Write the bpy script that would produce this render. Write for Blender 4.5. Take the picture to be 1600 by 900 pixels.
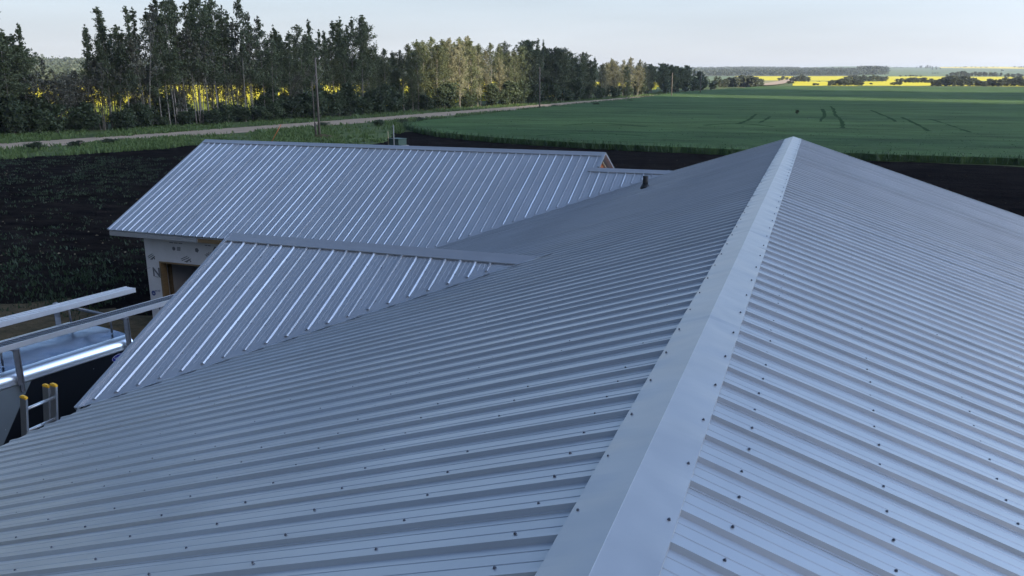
import bpy, math, random
import numpy as np
from mathutils import Vector, Matrix
R = math.radians
SC = bpy.context.scene
for o in list(bpy.data.objects): bpy.data.objects.remove(o)

# ------------------------------------------------------------------ camera
FPX, PITCH, ROLL, YAW, CX, CZ = 1281.06, R(14.742), R(-.078), R(-20.196), .5353, 1.5006
G = -5.6                                   # ground level; the main ridge is z = 0
Fv = Vector((math.sin(YAW)*math.cos(PITCH), math.cos(YAW)*math.cos(PITCH), -math.sin(PITCH)))
Rv = Vector((math.cos(YAW), -math.sin(YAW), 0)); Uv = Rv.cross(Fv)
R2 = Rv*math.cos(ROLL)+Uv*math.sin(ROLL); U2 = -Rv*math.sin(ROLL)+Uv*math.cos(ROLL)
CAM = Vector((CX, 0, CZ))
cd = bpy.data.cameras.new('camera'); cam = bpy.data.objects.new('camera', cd)
SC.collection.objects.link(cam); SC.camera = cam
cd.sensor_width = 36; cd.lens = FPX/1600*36; cd.clip_start = .05; cd.clip_end = 30000
m = Matrix((R2, U2, -Fv)).transposed().to_4x4(); m.translation = CAM; cam.matrix_world = m
SC.render.resolution_x, SC.render.resolution_y = 1024, 576

# ------------------------------------------------------------------ light
SUN_EL, SUN_AZ = R(24), R(115)             # azimuth clockwise from +Y
W = bpy.data.worlds.new('World'); SC.world = W; W.use_nodes = True
nt = W.node_tree; bg = nt.nodes['Background']
sky = nt.nodes.new('ShaderNodeTexSky'); sky.sky_type = 'NISHITA'; sky.sun_disc = False
sky.sun_elevation = SUN_EL; sky.sun_rotation = SUN_AZ
sky.air_density = 1.0; sky.dust_density = 1.6; sky.ozone_density = 1.6; sky.altitude = 600
bg.inputs[1].default_value = .15
# thin bright haze low over the horizon: the real sky whitens there on every side
tcw = nt.nodes.new('ShaderNodeTexCoord'); sep = nt.nodes.new('ShaderNodeSeparateXYZ'); nt.links.new(tcw.outputs['Generated'], sep.inputs[0])
def mth(op, a, b=None):
    n = nt.nodes.new('ShaderNodeMath'); n.operation = op
    for i, v in enumerate((a, b)):
        if v is None: continue
        if isinstance(v, (int, float)): n.inputs[i].default_value = v
        else: nt.links.new(v, n.inputs[i])
    return n.outputs[0]
zc = mth('MAXIMUM', sep.outputs[2], 0)
fh = mth('MULTIPLY', mth('EXPONENT', mth('MULTIPLY', mth('POWER', zc, 2), -14)), .97)
wm = nt.nodes.new('ShaderNodeMapping'); wm.inputs['Scale'].default_value = (1, 1, 9); nt.links.new(tcw.outputs['Generated'], wm.inputs[0])
wn = nt.nodes.new('ShaderNodeTexNoise'); wn.inputs['Scale'].default_value = 2.2; wn.inputs['Detail'].default_value = 5; nt.links.new(wm.outputs[0], wn.inputs[0])
wr = nt.nodes.new('ShaderNodeMapRange'); wr.inputs[1].default_value = .35; wr.inputs[2].default_value = .75; wr.inputs[3].default_value = .94; wr.inputs[4].default_value = 1.09; nt.links.new(wn.outputs[0], wr.inputs[0])
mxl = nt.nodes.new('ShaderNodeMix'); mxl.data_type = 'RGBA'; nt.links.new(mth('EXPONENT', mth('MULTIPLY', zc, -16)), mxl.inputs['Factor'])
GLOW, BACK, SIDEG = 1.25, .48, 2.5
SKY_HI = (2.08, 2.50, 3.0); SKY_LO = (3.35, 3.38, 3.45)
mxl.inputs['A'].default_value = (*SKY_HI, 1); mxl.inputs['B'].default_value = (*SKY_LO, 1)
mxw = nt.nodes.new('ShaderNodeMix'); mxw.data_type = 'RGBA'; nt.links.new(fh, mxw.inputs['Factor'])
nt.links.new(sky.outputs[0], mxw.inputs['A']); nt.links.new(mxl.outputs['Result'], mxw.inputs['B'])
mul = nt.nodes.new('ShaderNodeMix'); mul.data_type = 'RGBA'; mul.blend_type = 'MULTIPLY'; mul.inputs['Factor'].default_value = 1
nt.links.new(mxw.outputs['Result'], mul.inputs['A']); nt.links.new(wr.outputs[0], mul.inputs['B'])
# sky glow added to brighten rib sides and right slope; sky behind dimmed
def dotv(v):
    n = nt.nodes.new('ShaderNodeVectorMath'); n.operation = 'DOT_PRODUCT'; nt.links.new(tcw.outputs['Generated'], n.inputs[0]); n.inputs[1].default_value = Vector(v).normalized(); return n.outputs['Value']
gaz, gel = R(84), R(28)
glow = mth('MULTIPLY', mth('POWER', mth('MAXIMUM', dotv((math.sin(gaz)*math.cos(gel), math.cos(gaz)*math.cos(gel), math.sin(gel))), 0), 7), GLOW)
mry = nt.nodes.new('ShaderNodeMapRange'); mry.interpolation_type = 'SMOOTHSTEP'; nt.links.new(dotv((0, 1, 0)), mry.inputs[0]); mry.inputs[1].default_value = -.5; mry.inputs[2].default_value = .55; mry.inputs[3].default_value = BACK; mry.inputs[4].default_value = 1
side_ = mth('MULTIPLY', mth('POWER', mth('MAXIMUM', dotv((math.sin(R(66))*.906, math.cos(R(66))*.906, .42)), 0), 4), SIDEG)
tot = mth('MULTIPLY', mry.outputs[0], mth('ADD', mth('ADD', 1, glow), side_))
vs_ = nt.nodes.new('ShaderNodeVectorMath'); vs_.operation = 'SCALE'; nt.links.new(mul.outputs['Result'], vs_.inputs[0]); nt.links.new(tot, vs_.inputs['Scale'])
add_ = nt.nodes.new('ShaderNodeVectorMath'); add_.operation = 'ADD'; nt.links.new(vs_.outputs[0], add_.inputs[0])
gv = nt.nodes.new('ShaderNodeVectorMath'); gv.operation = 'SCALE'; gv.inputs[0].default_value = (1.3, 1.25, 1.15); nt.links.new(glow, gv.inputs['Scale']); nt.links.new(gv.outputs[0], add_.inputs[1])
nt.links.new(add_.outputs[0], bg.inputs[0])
sl = bpy.data.lights.new('sun', 'SUN'); sl.energy = 5.0; sl.angle = R(.5); sl.color = (1, .86, .66)
so = bpy.data.objects.new('sun', sl); SC.collection.objects.link(so)
SD = Vector((math.sin(SUN_AZ)*math.cos(SUN_EL), math.cos(SUN_AZ)*math.cos(SUN_EL), math.sin(SUN_EL)))
so.rotation_euler = SD.to_track_quat('Z', 'Y').to_euler(); so.location = (200, -100, 120)
SC.view_settings.view_transform = 'Standard'; SC.view_settings.look = 'None'
SC.view_settings.exposure = .78; SC.view_settings.gamma = 1
SC.cycles.use_denoising = True
SC.cycles.max_bounces = 6; SC.cycles.diffuse_bounces = 3; SC.cycles.glossy_bounces = 3
SC.cycles.transparent_max_bounces = 4; SC.cycles.volume_bounces = 0

# ------------------------------------------------------------------ helpers
def ray(px, py): return Fv + R2*((px-800)/FPX) - U2*((py-450)/FPX)
def pz(px, py, z=G):
    d = ray(px, py); s = (z-CZ)/d.z; return CAM + d*s
def col_link(o): SC.collection.objects.link(o)
def tag(o, label=None, cat=None, group=None, kind=None):
    if label: o['label'] = label
    if cat: o['category'] = cat
    if group: o['group'] = group
    if kind: o['kind'] = kind
    return o
def empty(name, loc=(0,0,0), rz=0, **k):
    o = bpy.data.objects.new(name, None); col_link(o); o.location = loc; o.rotation_euler = (0,0,rz)
    o.empty_display_size = .3
    return tag(o, **k)
def copy_tree(o, parent=None):
    kids = [c for c in o.children]
    c = o.copy(); col_link(c); c.parent = parent
    for k in kids: copy_tree(k, c)
    return c
class MB:
    def __init__(s): s.v = []; s.f = []; s.sm = []
    def add(s, vs, fs, smooth=False):
        b = len(s.v); s.v += [tuple(v) for v in vs]
        s.f += [tuple(i+b for i in f) for f in fs]; s.sm += [smooth]*len(fs)
    def box(s, c, size, rot=None, bev=0):
        x, y, z = [q/2 for q in size]
        if bev:
            b = bev; P = []
            for sz in (-1, 1):
                for ins in ((b, 0), (0, b)):
                    zz = sz*(z-ins[1]) if sz < 0 else sz*(z-ins[1])
                    P.append((ins[0], zz))
            P = [P[0], P[1], P[3], P[2]]
            vs = []
            for i, zz in P:
                X, Y = x-i, y-i; c2 = b*.7
                vs += [(-X+c2,-Y,zz),(X-c2,-Y,zz),(X,-Y+c2,zz),(X,Y-c2,zz),(X-c2,Y,zz),(-X+c2,Y,zz),(-X,Y-c2,zz),(-X,-Y+c2,zz)]
            fs = [tuple(range(7,-1,-1)), tuple(range(24,32))]
            for k in range(3):
                for j in range(8): fs.append((k*8+j, k*8+(j+1)%8, (k+1)*8+(j+1)%8, (k+1)*8+j))
        else:
            vs = [(a,b_,d) for a in (-x,x) for b_ in (-y,y) for d in (-z,z)]
            fs = [(0,1,3,2),(4,6,7,5),(0,4,5,1),(2,3,7,6),(0,2,6,4),(1,5,7,3)]
        M = rot if rot is not None else Matrix.Identity(3)
        s.add([M@Vector(v)+Vector(c) for v in vs], fs)
    def bar(s, a, b, w, h, up=(0,0,1)):
        a, b = Vector(a), Vector(b); d = (b-a); L = d.length; d.normalize()
        sx = d.cross(Vector(up)); sx.normalize(); uz = sx.cross(d)
        s.box((a+b)/2, (w, L, h), Matrix((sx, d, uz)).transposed())
    def tube(s, pts, r, n=8, caps=True, smooth=True):
        pts = [Vector(p) for p in pts]; rs = r if isinstance(r, (list, tuple)) else [r]*len(pts)
        vs = []; 
        for i, p in enumerate(pts):
            d = (pts[min(i+1, len(pts)-1)]-pts[max(i-1, 0)]).normalized()
            a = Vector((1,0,0)) if abs(d.x) < .8 else Vector((0,1,0))
            u = d.cross(a).normalized(); w = d.cross(u)
            for k in range(n):
                t = 2*math.pi*k/n; vs.append(p+u*(rs[i]*math.cos(t))+w*(rs[i]*math.sin(t)))
        fs = [(i*n+k, i*n+(k+1)%n, (i+1)*n+(k+1)%n, (i+1)*n+k) for i in range(len(pts)-1) for k in range(n)]
        s.add(vs, fs, smooth)
        if caps:
            b = len(s.v)-len(vs); s.f += [tuple(b+k for k in range(n-1,-1,-1)), tuple(b+(len(pts)-1)*n+k for k in range(n))]; s.sm += [False]*2
    def mesh(s, name, mat):
        me = bpy.data.meshes.new(name); me.from_pydata(s.v, [], s.f)
        me.polygons.foreach_set('use_smooth', s.sm); 
        if mat: me.materials.append(mat)
        me.update(); return me
    def build(s, name, mat, parent=None, world=False, **k):
        o = bpy.data.objects.new(name, s.mesh(name, mat)); col_link(o)
        if parent:
            o.parent = parent
            if world:
                M = parent.matrix_basis; q = parent
                while q.parent: q = q.parent; M = q.matrix_basis @ M
                o.matrix_basis = M.inverted()
        return tag(o, **k)
def mesh_np(name, V, Fq, mat, smooth=False):
    me = bpy.data.meshes.new(name); n = len(V); k = Fq.shape[1]
    me.vertices.add(n); me.vertices.foreach_set('co', np.asarray(V, np.float32).ravel())
    me.loops.add(Fq.size); me.loops.foreach_set('vertex_index', np.asarray(Fq, np.int32).ravel())
    me.polygons.add(len(Fq)); me.polygons.foreach_set('loop_start', np.arange(0, Fq.size, k, dtype=np.int32))
    me.polygons.foreach_set('use_smooth', np.full(len(Fq), smooth))
    me.update(calc_edges=True)
    if mat: me.materials.append(mat)
    return me

# ------------------------------------------------------------------ materials
def mat(name, color, rough=.6, metal=0, spec=.5, var=0, vscale=5, vcol=None, bump=0, bscale=20, bdist=.02, detail=6,
        stretch=None, trans=0, rvar=0, coords='Object', bstretch=None, var2=0, v2scale=.3):
    m = bpy.data.materials.new(name); m.use_nodes = True; N = m.node_tree.nodes; L = m.node_tree.links
    p = N['Principled BSDF']; p.inputs['Roughness'].default_value = rough; p.inputs['Metallic'].default_value = metal
    p.inputs['Specular IOR Level'].default_value = spec; p.inputs['Base Color'].default_value = (*color, 1)
    tc = N.new('ShaderNodeTexCoord')
    def noise(scale, st=None, det=detail):
        mp = N.new('ShaderNodeMapping'); L.new(tc.outputs[coords], mp.inputs[0])
        if st: mp.inputs['Scale'].default_value = st
        n = N.new('ShaderNodeTexNoise'); n.inputs['Scale'].default_value = scale; n.inputs['Detail'].default_value = det
        n.inputs['Roughness'].default_value = .62
        L.new(mp.outputs[0], n.inputs[0]); return n
    if var:
        n = noise(vscale, stretch); mx = N.new('ShaderNodeMix'); mx.data_type = 'RGBA'
        rp = N.new('ShaderNodeMapRange'); rp.inputs[1].default_value = .5-.22; rp.inputs[2].default_value = .5+.22
        L.new(n.outputs[0], rp.inputs[0]); L.new(rp.outputs[0], mx.inputs['Factor'])
        c2 = vcol or tuple(c*(1-var) for c in color)
        mx.inputs['A'].default_value = (*color, 1); mx.inputs['B'].default_value = (*c2, 1)
        last = mx.outputs['Result']
        if var2:
            n2 = noise(v2scale, stretch); hs = N.new('ShaderNodeHueSaturation')
            mr = N.new('ShaderNodeMapRange'); mr.inputs[1].default_value = .3; mr.inputs[2].default_value = .7
            mr.inputs[3].default_value = 1-var2; mr.inputs[4].default_value = 1+var2
            L.new(n2.outputs[0], mr.inputs[0]); L.new(mr.outputs[0], hs.inputs['Value']); L.new(last, hs.inputs['Color']); last = hs.outputs[0]
        L.new(last, p.inputs['Base Color'])
    if rvar:
        n3 = noise(vscale*.5 or 2); mr = N.new('ShaderNodeMapRange'); mr.inputs[3].default_value = rough-rvar; mr.inputs[4].default_value = rough+rvar
        L.new(n3.outputs[0], mr.inputs[0]); L.new(mr.outputs[0], p.inputs['Roughness'])
    if bump:
        nb = noise(bscale, bstretch); b = N.new('ShaderNodeBump'); b.inputs['Strength'].default_value = bump; b.inputs['Distance'].default_value = bdist
        L.new(nb.outputs[0], b.inputs['Height']); L.new(b.outputs[0], p.inputs['Normal'])
    if trans:
        t = N.new('ShaderNodeBsdfTranslucent'); ms = N.new('ShaderNodeMixShader'); ms.inputs[0].default_value = trans
        if p.inputs['Base Color'].links: L.new(p.inputs['Base Color'].links[0].from_socket, t.inputs[0])
        else: t.inputs[0].default_value = (*color, 1)
        L.new(p.outputs[0], ms.inputs[1]); L.new(t.outputs[0], ms.inputs[2]); L.new(ms.outputs[0], N['Material Output'].inputs[0])
    return m
def leaf_mat(name, c1, c2, trans=.3, orand=.25):
    m = mat(name, c1, rough=.55, spec=.3, var=1, vscale=1.3, vcol=c2, trans=trans)
    N = m.node_tree.nodes; L = m.node_tree.links
    oi = N.new('ShaderNodeObjectInfo'); hs = N.new('ShaderNodeHueSaturation'); mr = N.new('ShaderNodeMapRange')
    mr.inputs[3].default_value = 1-orand; mr.inputs[4].default_value = 1+orand
    L.new(oi.outputs['Random'], mr.inputs[0]); L.new(mr.outputs[0], hs.inputs['Value'])
    p = N['Principled BSDF']; src = p.inputs['Base Color'].links[0].from_socket
    L.new(src, hs.inputs['Color']); L.new(hs.outputs[0], p.inputs['Base Color'])
    for n in N:
        if n.type == 'BSDF_TRANSLUCENT': L.new(hs.outputs[0], n.inputs[0])
    return m
M = {}
STEEL = (.23, .25, .29)
M['steel'] = mat('painted_steel', (.385,.415,.46), rough=.34, metal=.45, spec=.5, var=.13, vscale=.8, bump=.45, bscale=1.3, bdist=.02, rvar=.07, detail=3)
M['cap'] = mat('cap_steel', (.37,.385,.415), rough=.33, metal=.5, spec=.5, var=.09, vscale=1.5, bump=.6, bscale=2.4, bdist=.018, detail=2)
M['screw'] = mat('screw_metal', (.10,.11,.14), rough=.4, metal=.6)
M['fascia'] = mat('fascia_metal', (.36,.39,.44), rough=.4, metal=.2, var=.1)
M['wrap'] = mat('house_wrap', (.56,.58,.64), rough=.7, var=.18, vscale=2.2, bump=.25, bscale=4, bdist=.02)
M['ink'] = mat('wrap_ink', (.11,.12,.15), rough=.7); M['inkblue'] = mat('wrap_ink_blue', (.03,.06,.22), rough=.7)
M['wood'] = mat('framing_lumber', (.22,.155,.085), rough=.75, var=.35, vscale=3, stretch=(1,1,12))
M['osb'] = mat('orange_sheathing', (.42,.13,.04), rough=.8, var=.4, vscale=14)
M['studshade'] = mat('stud_lumber_shaded', (.06,.04,.025), rough=1, spec=0)  # lumber colour darkened to carry the shade on the inner studs
M['straw'] = mat('old_straw', (.12,.105,.07), rough=.9)
M['pale'] = mat('pale_lumber', (.62,.50,.33), rough=.7, var=.2)
M['rubber'] = mat('black_rubber', (.006,.007,.009), rough=.6)
M['shade_in'] = mat('shaded_interior', (.007,.006,.006), rough=1, spec=0, var=.4, vscale=3)  # near-black colour stands in for the shade inside the garage
M['concrete'] = mat('concrete', (.3,.3,.29), rough=.85, var=.2)
M['alu'] = mat('aluminium', (.62,.63,.66), rough=.32, metal=.85, var=.12, vscale=6, rvar=.08)
M['aluplank'] = mat('plank_aluminium', (.66,.67,.70), rough=.42, metal=.5, var=.15, vscale=8)
M['alubright'] = mat('polished_cove', (.93,.93,.94), rough=.30, metal=1.0)
M['roofalu'] = mat('trailer_roof_sheet', (.09,.14,.23), rough=.22, metal=1.0, var=.15, vscale=2, bump=.35, bscale=1.3, bdist=.05, detail=2)
M['tgrey'] = mat('trailer_grey_paint', (.16,.19,.21), rough=.35, var=.05); M['tblack'] = mat('trailer_black_paint', (.006,.007,.010), rough=.3)
M['rack'] = mat('rack_steel', (.30,.31,.34), rough=.4, metal=.7, var=.3, vscale=10)
M['deckdark'] = mat('dark_deck', (.035,.045,.07), rough=.4, metal=.5)
M['yellow'] = mat('yellow_plastic', (.75,.42,.03), rough=.5); M['white'] = mat('white_paint', (.7,.7,.7), rough=.6)
M['blue'] = mat('logo_blue', (.015,.02,.22), rough=.35)
M['soil'] = mat('tilled_soil', (.0045,.0045,.006), rough=1, spec=.0, var=1, vscale=.5, vcol=(.023,.019,.017), bump=1, bscale=3.2, bdist=.25, stretch=(1,2.2,1), var2=.35, v2scale=.12)
M['dirt'] = mat('bare_dirt', (.13,.095,.055), rough=.95, spec=.1, var=.5, vscale=2.5, vcol=(.05,.045,.025), bump=1, bscale=5, bdist=.12)
M['grass'] = mat('verge_grass', (.060,.098,.032), rough=.9, spec=.15, var=1, vscale=.35, vcol=(.11,.135,.05), bump=1, bscale=2.5, bdist=.3, var2=.3, v2scale=.08)
M['crop'] = mat('cereal_crop', (.043,.084,.034), rough=.95, spec=.05, var=1, vscale=.045, vcol=(.086,.142,.050), bump=.8, bscale=1.1, bdist=.4, stretch=(.35,1.4,1), var2=.42, v2scale=.30)
M['road'] = mat('gravel_road', (.42,.32,.235), rough=.95, spec=.2, var=.25, vscale=.8, bump=.5, bscale=8, bdist=.05)
M['canola'] = mat('canola_bloom', (.62,.53,.04), rough=.9, spec=.1, var=.25, vscale=.12, vcol=(.50,.46,.03), bump=.7, bscale=1.2, bdist=.3, var2=.1, v2scale=.02)
M['canolafar'] = mat('canola_bloom_far', (.75,.60,.08), rough=.9, spec=.1, var=.2, vscale=.02)
M['palegreen'] = mat('pale_pasture', (.16,.20,.11), rough=.95, spec=.1, var=.25, vscale=.01, vcol=(.11,.16,.09))
M['tan'] = mat('dry_stubble', (.30,.26,.15), rough=.95, spec=.1, var=.3, vscale=.05, vcol=(.18,.20,.09))
M['hill'] = mat('brush_hill', (.055,.07,.04), rough=.95, spec=.1, var=1, vscale=.05, vcol=(.12,.12,.085), bump=.8, bscale=.2, bdist=3)
M['bark'] = mat('pale_bark', (.30,.28,.25), rough=.85, var=.55, vscale=3, vcol=(.10,.09,.08), stretch=(1,1,.4))
M['barkd'] = mat('dark_bark', (.13,.115,.10), rough=.9, var=.5, vscale=3)
M['leafdark'] = leaf_mat('dark_leaves', (.082,.106,.054), (.128,.150,.078))
M['leafmid'] = leaf_mat('aspen_leaves', (.085,.105,.048), (.13,.145,.07))
M['leafpale'] = leaf_mat('silvery_leaves', (.17,.18,.10), (.25,.235,.15), trans=.35)
M['leafshrub'] = leaf_mat('shrub_leaves', (.048,.070,.036), (.070,.092,.044))
M['twig'] = leaf_mat('grey_twigs', (.10,.09,.075), (.07,.08,.05), trans=.1)
M['leaffar'] = leaf_mat('far_leaves', (.10,.125,.085), (.14,.155,.105))
M['leafwood'] = leaf_mat('wood_leaves', (.045,.065,.045), (.07,.085,.055), trans=.1)
M['pole'] = mat('weathered_pole', (.15,.13,.115), rough=.9, var=.3, stretch=(1,1,.2), vscale=6)
M['green_box'] = mat('utility_green', (.03,.07,.055), rough=.5); M['orange'] = mat('orange_marker', (.55,.16,.05), rough=.6)
M['cloud'] = mat('shade_cloud_white', (.85,.85,.87), rough=1, spec=0, trans=.5)

# ------------------------------------------------------------------ terrain
def tab(d, T):
    xs = [t[0] for t in T]; ys = [t[1] for t in T]; return np.interp(d, xs, ys)
TR = [(0,G),(640,G),(900,-5.3),(1500,-3.6),(2300,4),(3200,13),(4000,22.5),(4700,25),(6500,8),(12000,0)]
TL = [(0,G),(430,G),(620,-3),(900,4),(1500,23),(2100,30),(3000,20),(4000,26),(6500,10),(12000,0)]
def Hgt(x, y):
    dx = np.asarray(x)-CX; dy = np.asarray(y); d = np.hypot(dx, dy)
    th = np.arctan2(dx, dy)                       # 0 = +Y, positive to the right
    w = np.clip((th-R(-26))/R(14), 0, 1); w = w*w*(3-2*w)
    h = tab(d, TL)*(1-w)+tab(d, TR)*w
    k = np.clip((d-1200)/2500, 0, 1)
    h = h + k*(2.6*np.sin(th*23+1)+1.8*np.sin(th*51+.4)+2.2*np.sin(th*9+d*.0011))
    bump = 5.0*np.exp(-((th-R(-9.5))/R(2.0))**2)*np.clip((d-2500)/1500, 0, 1)
    return h+bump
def pix(x, y, z):
    dx = x-CX; dz = z-CZ
    a = dx*R2.x+y*R2.y+dz*R2.z; b = dx*U2.x+y*U2.y+dz*U2.z; c = dx*Fv.x+y*Fv.y+dz*Fv.z
    return 800+FPX*a/c, 450-FPX*b/c, c
def hit(px, py):                                  # where a line of sight meets the terrain
    d = ray(px, py); t = np.geomspace(8, 9000, 3000)
    x = CX+d.x*t; y = d.y*t; z = CZ+d.z*t; h = Hgt(x, y); i = np.argmax(z < h)
    if i == 0 and not z[0] < h[0]: i = len(t)-1
    return float(x[i]), float(y[i]), float(h[i])

VIEW = math.degrees(YAW)
ang = np.concatenate([np.arange(-180, VIEW-38, 6.), np.arange(VIEW-38, VIEW+38, .3), np.arange(VIEW+38, 180, 6.)])
rad = np.concatenate([[0, 6, 15], np.linspace(30, 430, 9), np.geomspace(460, 7500, 96)])
A, RR = np.meshgrid(np.radians(ang), rad)
X = CX+RR*np.sin(A); Y = RR*np.cos(A); Z = Hgt(X, Y)
na = len(ang); nr = len(rad)
V = np.stack([X.ravel(), Y.ravel(), Z.ravel()], 1)
ii, jj = np.meshgrid(np.arange(nr-1), np.arange(na), indexing='ij')
q = np.stack([ii*na+jj, ii*na+(jj+1)%na, (ii+1)*na+(jj+1)%na, (ii+1)*na+jj], -1).reshape(-1, 4)[:, ::-1]
cen = V[q].mean(1); px, py, dep = pix(cen[:, 0], cen[:, 1], cen[:, 2]); dist = np.hypot(cen[:, 0]-CX, cen[:, 1])
def inpoly(px, py, P):
    r = np.zeros(len(px), bool); n = len(P)
    for i in range(n):
        x1, y1 = P[i]; x2, y2 = P[(i+1) % n]
        c = ((y1 > py) != (y2 > py)) & (px < (x2-x1)*(py-y1)/((y2-y1) if y2 != y1 else 1e-9)+x1); r ^= c
    return r
# which land each part of the terrain carries (0 rough grass)
pid = np.zeros(len(q), int)
ok = (dep > 1) & (dist > 425)
right = ok & (px > 1060)
pid[right & (dist < 600)] = 6
pid[right & (dist >= 600)] = 5
fields = [
 (2, [(1150,125.6),(1240,125.6),(1240,118.9),(1150,118.2)]), (4, [(1178,134.5),(1226,131),(1232,125.6),(1150,125.6),(1150,134.5)]),
 (2, [(1236,133.6),(1800,135.5),(1800,127.6),(1236,126.8)]), (2, [(1262,126.0),(1330,126.0),(1330,118.6),(1262,118.6)]),
 (2, [(1380,127.4),(1480,126.4),(1485,119.6),(1384,119.4)]), (2, [(1505,126.5),(1800,126.5),(1800,119.8),(1505,119.8)]),
 (3, [(1466,109.2),(1800,109.6),(1800,104.2),(1466,103.4)]), (5, [(1330,119),(1800,119),(1800,109.2),(1330,105)]),
 (5, [(1060,107.2),(1150,107.2),(1150,100),(1060,100)]), (7, [(1060,119),(1345,119),(1345,105.6),(1150,105.6),(1150,107.2),(1060,107.2)]), (5, [(1262,110.0),(1345,111.5),(1345,104),(1262,104)])]
for k, P in fields: pid[ok & inpoly(px, py, P)] = k
left = ok & (px <= 1060)
pid[left & (dist >= 620)] = 7; pid[left & (dist < 620)] = 2
pid[left & inpoly(px, py, [(-50,93),(60,91),(60,86),(-50,86)])] = 2
pid[left & inpoly(px, py, [(60,98),(190,99),(190,95.5),(60,95)])] = 2
pid[left & inpoly(px, py, [(190,101),(330,103),(330,99),(190,98)])] = 5
names = {0:('ground','grass'),2:('canola_field','canola'),3:('far_canola_field','canolafar'),4:('stubble_field','tan'),5:('pasture','palegreen'),6:('field_margin','grass'),7:('hills','hill')}
for k, (nm, mt) in names.items():
    F_ = q[pid == k]
    if not len(F_): continue
    u, inv = np.unique(F_, return_inverse=True)
    me = mesh_np(nm, V[u], inv.reshape(F_.shape), M[mt], smooth=True)
    o = bpy.data.objects.new(nm, me); col_link(o); tag(o, kind='structure')

def sheet(name, pts, z, m, thick=0, sub=None):
    mb = MB(); n = len(pts); top = [(p[0], p[1], z) for p in pts]
    mb.add(top, [tuple(range(n))])
    if thick: 
        b = [(p[0], p[1], z-thick) for p in pts]
        mb.add(top+b, [(i, n+i, n+(i+1) % n, (i+1) % n) for i in range(n)])
    o = mb.build(name, m); 
    if o.data.polygons[0].normal.z < 0: o.data.flip_normals()
    return tag(o, kind='structure')
def P2(px, py): p = pz(px, py); return (p.x, p.y)
def smoothline(pts, n=8):
    P = [Vector((*p, 0)) for p in pts]; out = []
    for i in range(len(P)-1):
        p0, p1, p2, p3 = P[max(i-1,0)], P[i], P[i+1], P[min(i+2,len(P)-1)]
        for k in range(n):
            t = k/n; v = .5*((2*p1)+(-p0+p2)*t+(2*p0-5*p1+4*p2-p3)*t*t+(-p0+3*p1-3*p2+p3)*t**3); out.append((v.x, v.y))
    out.append(pts[-1]); return out
rng = random.Random(7)
# gravel road running past the tree belt, then away to the far hill
rc = [(-120,-20),(-96,24),(-76,60),(-66.5,102.5),(-61.5,135),(-58,160),(-53,200),(-47,250),(-42,300),(-36,360),(-31,420)]
rcs = smoothline(rc, 10)
def ribbon(name, line, hw, z, m, jit=.0, seed=1):
    r = random.Random(seed); a = []; b = []
    for i, p in enumerate(line):
        p0 = line[max(i-1,0)]; p1 = line[min(i+1,len(line)-1)]; d = Vector((p1[0]-p0[0], p1[1]-p0[1])).normalized(); nx, ny = -d.y, d.x
        w1 = hw+r.uniform(-jit,jit); w2 = hw+r.uniform(-jit,jit)
        a.append((p[0]+nx*w1, p[1]+ny*w1, z)); b.append((p[0]-nx*w2, p[1]-ny*w2, z))
    mb = MB(); n = len(line); mb.add(a+b, [(i, n+i, n+i+1, i+1) for i in range(n-1)])
    o = mb.build(name, m); 
    if o.data.polygons[0].normal.z < 0: o.data.flip_normals()
    return tag(o, kind='structure')
ribbon('road', rcs, 3.9, G+.012, M['road'], .35)
# the far stretch of the same road, laid on the rising land
far = []
for (a, b) in [(1150,135.5),(1178,134.6),(1196,133.5),(1210,131.5),(1222,129),(1232,126.5),(1241,124),(1247,121.5)]:
    far.append(hit(a, b))
mbr = MB(); vs = []
for i, p in enumerate(far):
    p0 = Vector(far[max(i-1,0)]); p1 = Vector(far[min(i+1,len(far)-1)]); d = (p1-p0); d.z = 0; d.normalize(); n_ = Vector((-d.y, d.x, 0))
    for s_ in (1,-1):
        v_ = Vector(p)+n_*s_*5.5; v_.z = float(Hgt(v_.x, v_.y))+.5; vs.append(v_)
mbr.add(vs, [(2*i, 2*i+1, 2*i+3, 2*i+2) for i in range(len(far)-1)])
tag(mbr.build('far_road', M['road']), kind='structure')

# dark tilled soil round the house
soilL = [P2(-250,262),P2(0,248),P2(150,238),P2(300,227),P2(420,228),P2(560,229),P2(600,222),P2(612,212),P2(622,206.5),P2(650,206),P2(700,215),P2(800,222),P2(1100,240),P2(1600,261),(28,69.5),(60,66),(60,-40),(-70,-40),(-84,20)]
sj = []
for i in range(len(soilL)):
    a, b = Vector(soilL[i]), Vector(soilL[(i+1) % len(soilL)]); n = max(1, int((b-a).length/1.5))
    for k in range(n):
        p = a.lerp(b, k/n); sj.append((p.x+rng.uniform(-.35,.35), p.y+rng.uniform(-.35,.35)))
sheet('soil', sj, G+.006, M['soil'])
dirt = [(-21,14),(-15.5,12.5),(-9,9),(-7,17.4),(-17,18.2),(-22,19),(-25,16)]
dj = []
for i in range(len(dirt)):
    a, b = Vector(dirt[i]), Vector(dirt[(i+1) % len(dirt)]); n = max(1, int((b-a).length/.6))
    for k in range(n):
        p = a.lerp(b, k/n); dj.append((p.x+rng.uniform(-.3,.3), p.y+rng.uniform(-.3,.3)))
sheet('bare_dirt', dj, G+.014, M['dirt'])

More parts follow.
